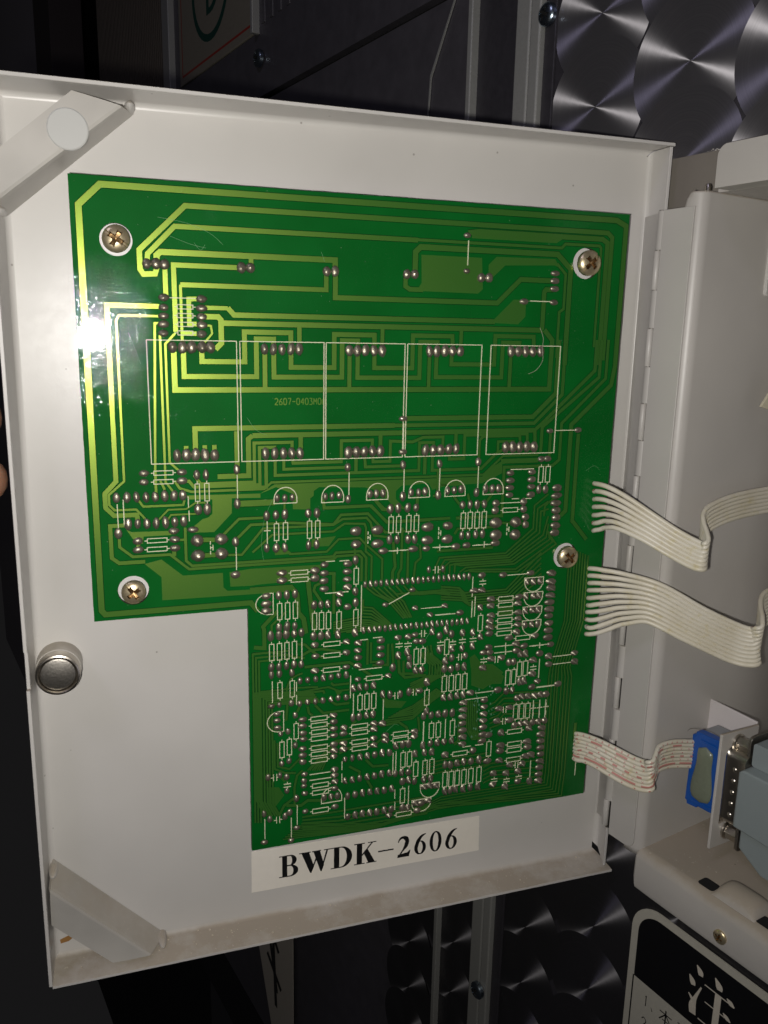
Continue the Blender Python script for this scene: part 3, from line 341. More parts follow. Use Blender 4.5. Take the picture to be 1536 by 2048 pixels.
TRACES = """
1.57|159.8,45.3 159.8,3.5 156.4,2.0 98.5,2.0 7.4,2.0 2.1,7.1 2.1,93.2 2.1,113.4 3.0,114.6 43.3,114.6 45.3,117.3
1.36|155.2,43.9 155.2,7.1 153.6,5.8 98.6,5.8 28.0,5.8 16.2,17.2 16.2,22.0 17.0,23.2 19.9,23.0 20.4,21.5
1.46|153.7,45.4 153.7,8.7 151.9,7.7 136.3,7.7 110.9,7.7 107.4,8.2
0.00|108.6,7.4 135.4,7.6 138.3,8.3 136.2,9.6 108.7,9.6
1.27|92.1,11.0 25.2,11.0 18.2,18.1 18.0,20.0
0.81|151.6,39.9 151.6,10.3 151.0,9.7 139.3,9.7 138.1,10.9 98.8,10.9 92.1,10.9
1.58|141.6,45.5 141.6,24.5 141.6,16.9 136.9,12.8 98.9,12.8 93.0,12.8 91.5,14.2 91.5,20.0
1.28|88.7,20.8 88.7,23.7 90.0,24.5 94.1,24.5
0.00|93.3,14.9 112.1,14.9 112.8,23.7 111.3,25.0 99.3,24.9 92.9,24.9 92.5,24.3 93.6,22.6
1.52|20.4,19.9 20.4,18.4 21.4,17.5 44.6,17.5 68.0,17.5 68.0,20.4
1.39|68.1,20.9 68.1,27.5 99.4,27.5 117.7,27.5 125.0,20.5 135.9,20.5
1.23|44.8,17.5 44.8,19.8
1.25|22.4,21.1 22.4,28.6
1.27|41.8,20.6 24.6,20.6 24.6,37.6
0.62|24.5,37.9 21.9,40.7 21.8,40.8 21.8,72.5 24.4,75.1
1.25|26.2,25.5 44.4,25.5 65.5,25.5 65.5,21.0
0.74|26.2,25.5 26.2,41.3
0.00|114.4,16.7 116.8,14.4 136.1,14.2 137.6,16.5 136.0,16.0 119.7,16.7 116.0,20.1 114.4,20.2
0.83|136.9,15.5 140.0,18.4 140.0,28.6 138.6,29.6 138.6,43.3
1.40|136.1,23.1 133.7,23.1 133.1,23.8 133.1,34.9
0.00|116.7,32.5 123.0,26.4 127.1,26.3 127.2,31.2 124.9,33.5 116.8,33.3
1.39|38.4,31.1 40.0,32.9 44.3,32.9 102.8,32.9 117.2,32.9
1.09|31.9,31.2 38.4,31.2
1.44|31.9,33.5 35.8,33.5 36.5,34.3 36.5,40.4 34.9,42.0
1.43|36.5,35.1 44.3,35.1 102.9,35.1 133.4,35.1
1.23|20.6,31.2 7.6,31.2 7.6,77.3 4.6,80.5 4.6,84.4 6.7,86.7 12.6,86.7 12.8,88.8
0.61|20.5,33.7 10.5,33.7 9.7,34.9 9.7,77.3 5.6,80.9 5.6,83.7 6.9,85.2 12.5,85.2 15.1,88.4
0.62|20.7,35.5 19.3,35.5 19.3,77.8 17.9,74.5
0.70|17.9,74.5 17.9,81.0
0.62|20.9,38.1 20.5,38.7 20.5,77.9 22.6,80.9
0.64|19.1,77.5 20.1,79.7 20.2,81.1
1.21|30.3,29.0 28.2,29.1 28.2,35.5 30.1,35.5
1.15|30.0,38.0 26.0,38.0
0.55|32.1,35.7 33.8,35.9 34.1,37.9 32.0,40.3
1.47|23.9,42.8 23.9,52.9 44.0,52.9 103.6,52.9 136.8,52.9 136.8,38.0 133.9,35.0
1.33|26.4,42.8 26.4,49.3 45.9,49.3 45.9,39.1 50.7,39.1 50.7,41.3
1.34|31.2,42.7 31.2,45.3 42.7,45.3 42.7,37.3 55.5,37.3 55.5,41.2
1.29|48.2,42.5 48.2,52.8
1.33|50.7,42.5 50.7,49.4 70.2,49.4 70.2,39.2 74.8,39.2 74.8,41.3
1.33|55.5,42.4 55.5,46.7 67.9,46.7 67.9,37.5 79.7,37.5 79.7,41.3
1.20|72.4,42.6 72.4,52.9
1.24|74.8,42.6 74.8,49.5 93.7,49.5 93.7,39.2 99.1,39.2 99.1,41.4
1.24|79.8,42.5 79.8,46.7 91.4,46.7 91.4,37.4 103.7,37.4 104.0,41.3
1.10|96.7,42.7 96.7,52.9
1.22|98.9,42.7 98.9,49.3 120.2,49.3 120.2,39.0 125.7,39.0 125.7,41.1
1.22|103.7,42.6 103.7,45.5 117.6,45.5 117.6,37.1 130.4,37.1 130.7,41.0
1.16|123.0,42.4 123.0,52.8
1.23|57.9,35.4 57.9,41.2
1.14|82.1,35.8 82.1,41.2
1.11|106.5,35.3 106.5,41.3
1.40|28.8,69.8 28.8,63.4 86.4,63.4
1.09|86.0,63.4 104.0,63.4 132.3,63.4 141.5,54.6 141.5,37.9
1.43|44.5,65.6 62.4,65.6 104.1,65.6 132.5,65.6
1.13|132.5,65.7 135.1,63.5 152.6,47.1 152.6,37.7
1.41|90.0,61.4 97.5,61.4 131.7,61.4 139.2,54.2 139.2,37.9
1.20|26.3,70.1 26.3,68.1
1.21|31.3,70.2 31.3,68.0
1.22|33.9,70.3 33.9,68.0
1.38|40.1,64.3 40.1,74.1
1.39|44.5,65.6 43.3,66.5 43.3,76.9 34.6,76.9
1.28|58.2,66.1 58.2,70.6
1.18|82.1,65.8 82.1,70.8
1.07|106.1,65.4 106.1,70.6
1.13|132.7,65.5 133.1,70.8
0.88|55.7,70.5 55.7,67.7 44.9,67.7 44.9,78.8 29.9,78.8 28.2,76.3
0.88|50.7,70.4 50.7,69.0 46.4,69.0 46.4,79.6 34.2,79.6 28.1,79.6 26.8,77.9 25.0,77.8
0.97|48.2,71.4 48.2,80.4 39.6,80.4
0.70|22.9,77.6 24.2,79.8 27.4,80.9 37.7,80.9 47.6,80.9 49.7,79.1 104.6,79.1 115.8,79.1 122.2,73.4 134.4,73.4
0.87|50.8,71.5 50.8,77.1 94.4,77.1 94.4,68.7 98.9,68.7 98.9,70.8
0.84|53.3,71.6 53.3,75.4 71.8,75.4
0.93|55.7,71.6 56.0,73.7 70.2,73.7 70.2,67.6 79.6,67.6 79.6,70.7
1.02|74.7,71.8 74.7,77.0
0.87|77.3,72.2 77.6,75.5 88.7,75.5
0.88|79.8,72.3 79.9,74.0 85.2,74.0 85.2,68.0 92.2,68.4 95.5,67.1 101.9,67.1 101.9,70.1
1.06|96.3,72.3 96.3,78.3
0.92|98.7,72.0 98.7,77.2 114.9,77.2 119.5,72.9 122.1,71.4
0.93|104.2,72.1 104.2,73.9 109.0,73.9 109.0,66.7 130.1,66.7 130.4,70.4
0.85|114.0,74.0 114.0,68.4 115.2,67.2 127.6,67.2 127.9,70.3
0.77|120.3,72.2 120.3,68.9 125.5,68.9 125.6,70.2
1.05|154.3,37.7 154.3,49.2 135.2,64.7 135.2,72.5
0.96|156.7,37.6 156.7,49.6 142.0,63.6 142.0,75.2 139.7,77.0 122.8,77.0 122.8,90.5 122.8,92.5 107.2,92.5
1.44|159.8,45.3 158.9,51.6 145.5,64.1 145.5,92.0 143.8,93.6
1.28|148.3,67.0 148.3,78.8 148.3,95.6 145.8,95.0 148.8,96.0 154.1,102.1
0.97|138.3,66.8 138.3,74.3
1.47|122.3,75.9 122.3,75.1 134.5,75.1
0.00|50.6,79.7 104.7,79.7 115.4,79.7 119.7,76.2 122.0,75.1 122.2,78.8 119.9,79.9 115.5,81.8 108.5,82.0 106.8,82.3 98.2,81.6 104.8,81.8 99.0,83.2 97.7,81.1 88.9,81.6 87.3,83.1 87.3,85.5 90.5,88.9 87.4,88.5 81.9,82.9 77.5,81.6 63.6,81.0 62.0,82.1 62.0,83.5 61.0,84.2 61.0,87.5 55.9,87.2 55.7,82.6 51.0,80.5 46.5,82.2 46.5,83.4 38.4,83.2 38.3,87.5 33.3,92.7 27.7,92.6 27.3,91.1 30.2,88.8 31.8,88.4 32.9,87.4 33.0,83.3 26.4,83.0 26.1,81.9 41.4,82.0 46.5,82.2
1.73|40.6,84.9 50.6,84.9
0.00|14.1,100.8 18.6,99.8 24.3,104.9 35.4,104.9 35.5,109.3 36.6,110.4 54.9,110.8 54.9,112.1 45.8,112.0 18.4,111.7 18.4,104.9
0.00|37.3,104.9 43.2,104.3 64.1,104.5 64.3,105.8 60.1,105.8 60.3,108.9 45.4,109.2 43.1,109.4 37.5,109.2
1.44|43.1,110.7 55.2,110.7 57.0,113.1 57.4,119.0 59.0,121.0 59.7,125.7
1.38|60.1,106.9 61.7,121.7 62.5,125.5
1.06|10.1,89.5 5.5,89.5 5.5,98.5 7.4,100.1 14.2,100.1
0.77|7.7,93.3 7.7,95.6 11.0,98.5 21.0,98.5 26.0,103.1 54.9,103.1 68.1,103.1 69.2,102.2 75.7,102.2 76.9,103.2 76.9,110.6
0.78|25.3,91.0 25.3,100.6 26.9,102.2 55.0,102.2 43.2,102.2 68.0,102.2 68.8,101.1 76.5,101.1 78.3,103.3 78.3,110.7
0.66|23.1,94.4 25.4,94.5
1.10|22.1,97.5 22.1,99.1
0.00|9.7,90.8 11.0,91.5 21.4,91.7 21.5,92.9 14.1,92.9 13.8,95.0 11.9,94.7 11.4,93.7
1.07|12.6,95.1 12.6,96.2
0.64|13.1,82.6 14.4,84.5 25.0,84.5 25.4,83.2
0.51|18.0,88.7 20.9,85.7 25.8,85.7 28.3,84.1 30.8,84.1 31.5,85.3
0.51|20.4,88.9 21.6,87.2 28.8,87.2
1.33|30.0,94.8 33.4,95.0
1.34|30.2,99.4 33.7,99.4
0.75|35.7,93.8 40.3,89.3 47.2,89.3
0.79|39.5,95.2 43.6,91.2 55.0,91.2 68.0,92.4 70.3,89.6 78.6,89.6 84.2,95.7 95.1,95.7
0.71|37.0,99.7 40.9,99.9 48.7,92.5 52.9,92.5 47.1,92.5 68.0,92.5 70.8,90.9 78.2,90.9 79.5,92.4 80.6,96.5 84.7,97.2
0.64|44.0,99.4 49.8,94.5 68.0,94.5 71.4,92.3 77.6,92.7 78.1,94.0 78.1,101.3 80.0,103.0 80.0,110.9
0.00|50.3,98.5 52.2,98.4 52.4,99.2 54.1,99.2 55.7,100.6 50.5,100.6
0.65|54.7,100.6 66.0,100.6 69.6,97.0 76.1,97.0 78.6,99.6 83.4,104.0 83.4,110.7
0.00|61.5,96.5 68.8,96.0 66.6,98.9 61.3,98.8
1.06|81.2,86.1 83.7,88.6 85.7,88.7
0.81|65.0,85.4 65.1,87.2 79.2,87.2 84.6,92.4 105.2,92.4
0.73|68.1,107.5 68.1,112.8
0.89|65.3,107.3 68.3,107.5 68.3,120.2
0.81|65.3,109.7 62.5,110.9 62.1,112.3 64.5,116.2
0.65|74.5,99.4 75.2,106.3
0.66|100.6,77.6 100.6,84.9
0.75|99.2,85.2 100.9,84.9
0.76|106.1,85.5 108.1,88.1
0.77|110.8,84.9 111.6,87.8
0.78|114.0,87.9 117.2,87.9 119.2,85.3
0.61|53.4,84.8 53.4,87.9
0.89|64.8,84.5 65.2,87.3 79.6,87.3 84.6,92.6 98.6,92.6
0.97|80.8,85.6 83.1,88.5 85.8,88.9
0.99|94.2,84.6 94.2,88.3
0.92|86.8,98.9 87.6,106.8 86.8,108.4 86.8,111.4
0.76|89.6,94.6 89.6,107.4 88.7,109.0 88.7,111.5
0.76|91.7,100.9 91.7,111.3
0.68|95.5,100.3 95.9,104.5 94.2,106.0 93.7,111.5
0.79|106.9,97.6 107.9,96.0 120.0,96.0 121.7,94.7 130.0,95.6
0.87|101.2,102.7 113.1,102.7 120.3,102.7
0.63|141.1,87.5 138.0,90.0 137.8,93.4
1.10|121.0,129.0 123.6,129.7
0.00|118.2,141.8 122.5,142.7 126.4,145.9 124.7,148.1 121.9,150.0 116.2,149.4 115.2,146.5 113.9,139.5 115.7,138.4
0.00|122.8,122.5 128.9,122.6 128.8,126.1 123.4,125.9
0.00|114.7,143.6 121.7,143.1 126.7,147.3 125.9,150.0 122.0,149.5 119.3,151.1 115.0,149.2
0.00|83.7,148.6 86.4,150.7 92.5,152.0 90.8,154.0 85.5,153.3
0.00|47.6,175.0 51.1,175.6 52.7,178.6 47.7,184.9
0.00|51.1,172.0 54.0,172.9 52.7,174.1
1.23|111.3,161.2 111.3,168.7 109.8,169.4
1.13|155.4,175.1 155.4,168.1
1.19|44.0,128.6 47.1,129.1 47.1,123.6 46.8,122.3 51.1,117.9
0.65|43.6,130.6 49.0,130.6 55.7,132.7 59.3,133.6
0.64|49.3,124.2 49.3,122.2 53.8,118.1
0.83|58.5,132.6 60.9,131.4 64.6,131.2 70.7,132.7
0.85|59.3,136.5 64.6,136.5 73.3,136.5 77.1,139.0 80.9,142.0
0.74|56.9,128.9 59.3,129.2 61.7,131.7 65.0,134.2
0.78|85.9,131.7 85.9,138.7 80.9,138.3
0.77|79.2,129.7 79.2,137.9
0.69|80.3,130.7 80.3,137.2 82.6,137.4
0.89|89.5,137.3 89.8,141.7 91.8,143.7 98.9,143.7
0.78|87.2,131.8 87.8,138.9
0.80|91.2,137.9 91.2,142.3 96.6,143.0 98.8,141.9
0.63|99.0,133.9 100.0,138.0 101.9,140.9 103.0,144.6 105.7,145.8
0.63|100.1,133.6 101.1,137.7 103.0,140.6 103.8,143.3
0.59|72.3,126.5 79.0,126.5
0.59|57.7,144.5 66.7,143.9 70.1,145.6 73.4,145.6
0.00|68.8,145.2 71.5,145.6 69.8,147.5
0.58|45.5,168.4 45.5,143.0 56.9,143.0 63.4,143.5
0.58|54.1,147.5 53.7,142.8 54.9,139.9 56.9,138.9 58.6,138.4
0.67|65.5,145.9 65.1,145.0 57.3,145.0
0.68|67.6,142.7 68.4,143.5 73.4,143.5
0.77|67.6,148.8 69.3,150.1 73.5,150.1
0.76|60.2,149.6 60.6,151.8 61.8,152.8
0.77|62.6,149.5 65.1,152.4 73.5,152.4
0.75|54.1,145.8 53.5,153.4
0.84|57.7,149.3 56.9,150.9
0.86|61.0,162.4 63.5,163.7 66.0,163.1
0.68|50.8,160.5 50.8,168.4 54.4,169.9 57.7,166.8 58.5,165.6
0.68|49.8,159.5 49.8,169.1 53.1,171.0 56.4,171.5
0.69|56.0,183.2 56.0,176.4 56.8,172.5 58.5,171.0
0.88|70.3,166.9 73.7,165.6 80.5,164.8
0.86|69.3,159.2 66.8,157.0 65.1,155.5
0.81|83.9,159.4 90.1,158.9 92.8,161.1 93.3,163.0
0.81|82.3,165.5 84.9,163.6
0.79|75.7,156.5 74.4,157.6
0.73|96.7,158.0 97.3,163.1
0.71|77.1,167.5 76.7,169.3
0.81|73.7,172.0 77.2,174.4 77.2,176.7
0.81|79.3,170.6 81.6,173.2 86.9,173.6
0.82|79.9,178.1 81.3,180.6 80.8,181.9
0.97|53.5,182.3 58.1,183.1 60.2,181.7 65.2,182.5
0.87|51.0,185.5 52.7,182.2 56.0,180.0
0.57|100.7,110.3 100.7,108.4 102.2,104.9 124.8,104.9 134.2,97.3 134.2,89.8 138.9,86.2
0.57|102.4,110.2 102.4,108.1 104.0,105.7 125.5,105.7 135.4,98.1 135.4,90.8 139.1,88.6
0.58|104.0,110.2 104.0,107.9 105.7,106.4 126.1,106.4 136.6,98.9 136.6,91.8 139.3,91.1
0.58|105.7,110.2 105.7,107.6 107.5,107.2 126.8,107.2 137.9,99.7 137.9,92.8 139.4,93.5
0.58|107.4,110.1 107.4,107.3 109.3,107.9 127.4,107.9 139.1,100.5 139.1,93.8 139.6,96.0
0.58|109.1,110.1 109.1,107.1 111.2,108.7 128.1,108.7 140.4,101.3 140.4,94.8 139.8,98.5
0.58|110.8,110.0 110.8,106.8 113.0,109.5 128.7,110.5 141.6,102.1 141.6,95.8 139.8,99.1
0.59|112.5,110.0 112.5,106.5 114.8,110.3 129.4,111.4 142.9,103.0 142.9,96.9 139.8,99.1
0.58|103.0,114.4 109.2,115.3 111.1,117.1 125.7,117.1 137.7,105.5
0.58|103.0,115.2 109.5,116.2 111.5,118.0 126.2,118.0 137.8,107.3
0.58|103.0,116.0 109.7,117.0 111.9,118.8 126.8,118.8 137.9,109.1
0.58|103.1,116.8 110.0,117.8 112.3,119.7 127.3,119.7 138.0,110.8
0.59|103.1,117.7 110.3,118.7 112.7,120.6 127.8,120.6 138.2,112.6
0.59|103.1,118.5 110.5,119.5 113.1,121.4 128.3,121.4 138.3,114.4
0.51|77.6,116.5 77.2,118.9 80.5,119.4 87.5,126.0
0.51|77.6,117.4 77.2,119.9 80.4,120.4 86.9,126.0
0.51|77.6,118.3 77.2,120.9 80.2,121.4 86.3,125.9
0.50|68.2,123.0 77.2,122.0 80.1,122.4 85.7,125.8
0.51|68.2,123.7 77.3,123.0 79.9,123.4 85.1,125.8
0.51|68.2,124.4 77.3,123.7 79.8,124.1 84.5,125.7
0.51|68.2,125.1 77.3,124.3 79.6,124.8 83.9,125.7
0.51|68.2,125.8 77.3,125.0 79.5,125.4 83.3,125.4
0.51|68.2,126.5 77.3,125.7 79.3,126.1 82.7,125.6
0.55|78.6,112.8 81.3,115.1 85.6,117.5 90.8,123.8
0.55|80.4,112.9 83.2,115.5 86.8,117.7 91.5,123.7
0.55|82.3,113.1 85.1,115.8 88.1,117.9 92.1,123.7
0.55|84.2,113.2 87.0,116.2 89.4,118.1 92.8,123.7
0.56|86.1,113.4 88.9,116.6 90.7,118.3 93.4,123.7
0.56|85.5,112.7 88.1,115.6 95.8,115.6 106.1,115.6
0.56|88.0,112.9 90.6,115.9 97.5,115.9 106.2,116.5
0.56|90.6,113.1 93.2,116.1 99.3,116.1 106.2,116.9
0.56|93.1,113.3 95.8,116.3 101.0,116.3 106.2,117.4
0.48|148.1,104.4 148.1,129.8 144.0,146.0 143.6,149.3 143.6,185.0 143.3,188.2 105.9,188.2 87.3,194.9 58.1,189.6
0.48|149.1,104.9 149.1,129.9 145.0,146.1 144.8,149.4 144.8,185.2 144.5,189.3 105.5,189.3 86.0,195.2 57.2,190.2
0.48|150.2,105.4 150.2,130.0 146.1,146.3 146.1,149.6 146.1,185.4 145.7,190.3 105.2,190.3 84.6,195.4 56.4,190.8
0.48|151.2,105.8 151.2,130.1 147.1,146.4 147.1,149.7 147.1,185.6 147.1,191.4 104.8,191.4 83.3,195.6 55.5,191.5
0.48|152.2,106.3 152.2,130.2 148.2,146.5 148.6,149.9 148.6,185.8 148.1,192.5 104.5,192.5 82.0,195.9 54.7,192.1
0.49|153.2,106.8 153.2,130.3 149.2,146.6 149.9,150.0 149.9,186.0 149.3,193.5 104.1,190.5 80.6,196.1 53.8,192.7
0.49|154.2,107.2 154.2,130.3 150.3,146.7 151.1,150.2 151.1,186.2 150.5,194.6 103.8,191.2 79.3,196.3 53.0,193.3
0.49|155.3,107.7 155.3,130.4 151.4,146.9 152.4,150.3 152.4,186.4 151.8,195.7 103.4,191.9 78.0,196.6 52.2,194.0
0.59|61.8,144.8 44.0,143.2 44.0,178.7 46.5,184.7
0.59|62.2,145.4 44.9,143.9 44.9,179.1 47.3,184.9
0.59|62.6,146.0 45.7,144.6 45.7,179.5 48.1,185.0
0.59|63.0,146.7 46.6,145.3 46.6,179.9 48.9,185.2
0.59|63.5,147.3 47.5,146.0 47.5,180.3 49.8,185.3
0.59|63.9,147.9 48.3,146.8 48.3,180.6 50.6,185.4
0.60|64.3,148.5 49.2,147.5 49.2,181.0 51.4,185.6
0.58|54.5,130.7 43.6,130.7 43.6,186.6
0.58|54.5,131.9 44.5,131.9 44.5,186.8
0.58|54.5,133.1 45.4,133.1 45.4,186.9
0.52|60.2,171.2 66.9,164.6 69.4,163.2
0.52|60.9,171.3 67.2,164.2 70.4,163.0
0.52|61.7,171.5 67.6,163.8 71.5,162.8
0.52|62.4,171.6 68.0,163.4 72.6,162.6
0.52|63.2,171.7 68.4,163.0 73.6,162.4
0.52|63.9,171.8 68.7,162.7 74.7,162.2
0.53|64.7,171.9 69.1,162.3 75.8,162.3
0.64|58.5,187.3 70.4,187.3 100.9,187.3
0.64|58.5,188.4 70.4,189.3 101.0,189.3
0.64|58.5,189.5 70.4,190.7 101.0,190.7
0.64|58.5,190.7 70.5,192.1 101.1,192.1
0.64|58.5,191.8 70.5,193.5 101.1,193.5
0.54|104.9,150.7 102.6,149.0 94.7,153.9 90.0,155.3
0.54|105.2,150.6 102.4,149.7 94.7,154.6 89.1,155.7
0.54|105.4,150.4 102.1,150.4 94.7,155.4 88.2,156.1
0.54|105.6,150.3 101.9,151.1 94.8,156.1 87.4,156.5
0.54|105.8,150.2 101.6,151.8 94.8,156.8 86.5,156.8
0.54|106.1,150.1 101.4,152.5 94.8,157.6 85.6,157.6
0.54|106.3,150.0 101.1,153.2 94.8,158.3 84.8,158.3
0.54|95.9,135.7 100.1,140.2 100.1,143.8 93.6,146.1
0.54|96.7,135.8 101.0,140.3 101.0,143.9 93.6,146.8
0.54|97.5,135.9 102.0,140.4 102.0,144.0 93.6,147.6
0.54|98.3,136.0 103.0,140.5 103.0,144.1 93.6,148.3
0.54|99.1,136.1 104.0,140.6 103.8,144.2 93.7,149.0
0.54|99.9,136.2 105.0,140.7 104.7,144.3 93.7,149.7
0.57|113.4,154.5 114.1,165.3 116.4,169.0
0.57|114.1,154.6 114.9,165.4 117.1,169.0
0.57|114.9,154.7 115.6,165.5 117.7,169.1
0.57|115.6,154.8 116.4,165.6 118.4,169.2
0.57|116.4,154.9 117.1,165.7 119.1,169.3
0.57|117.1,155.0 117.9,165.8 119.7,169.4
0.58|122.0,157.0 123.8,156.3 127.0,153.4 140.7,154.6
0.58|122.1,158.7 124.3,157.9 127.1,155.3 140.9,156.7
0.58|122.1,160.4 124.8,159.6 127.2,157.2 141.0,158.7
0.58|122.2,162.1 125.2,161.3 127.3,159.1 141.1,160.7
0.58|122.3,163.8 125.7,163.0 127.4,161.0 141.3,162.7
0.58|122.4,165.5 126.2,164.6 127.6,162.9 141.4,164.8
0.59|120.7,179.7 123.6,178.7 140.4,178.7
0.59|120.8,181.2 123.7,180.1 140.5,180.1
0.59|120.9,182.6 123.7,181.6 140.6,182.9
0.60|121.0,184.1 123.8,183.1 140.8,184.7
0.60|121.0,185.6 123.9,184.6 140.9,186.5
0.57|99.0,175.3 106.3,174.6 122.4,174.6
0.57|99.0,176.7 106.4,176.0 122.5,176.0
0.57|99.1,178.2 106.4,177.4 122.6,177.4
0.57|99.1,179.6 106.5,178.9 122.7,178.9
"""
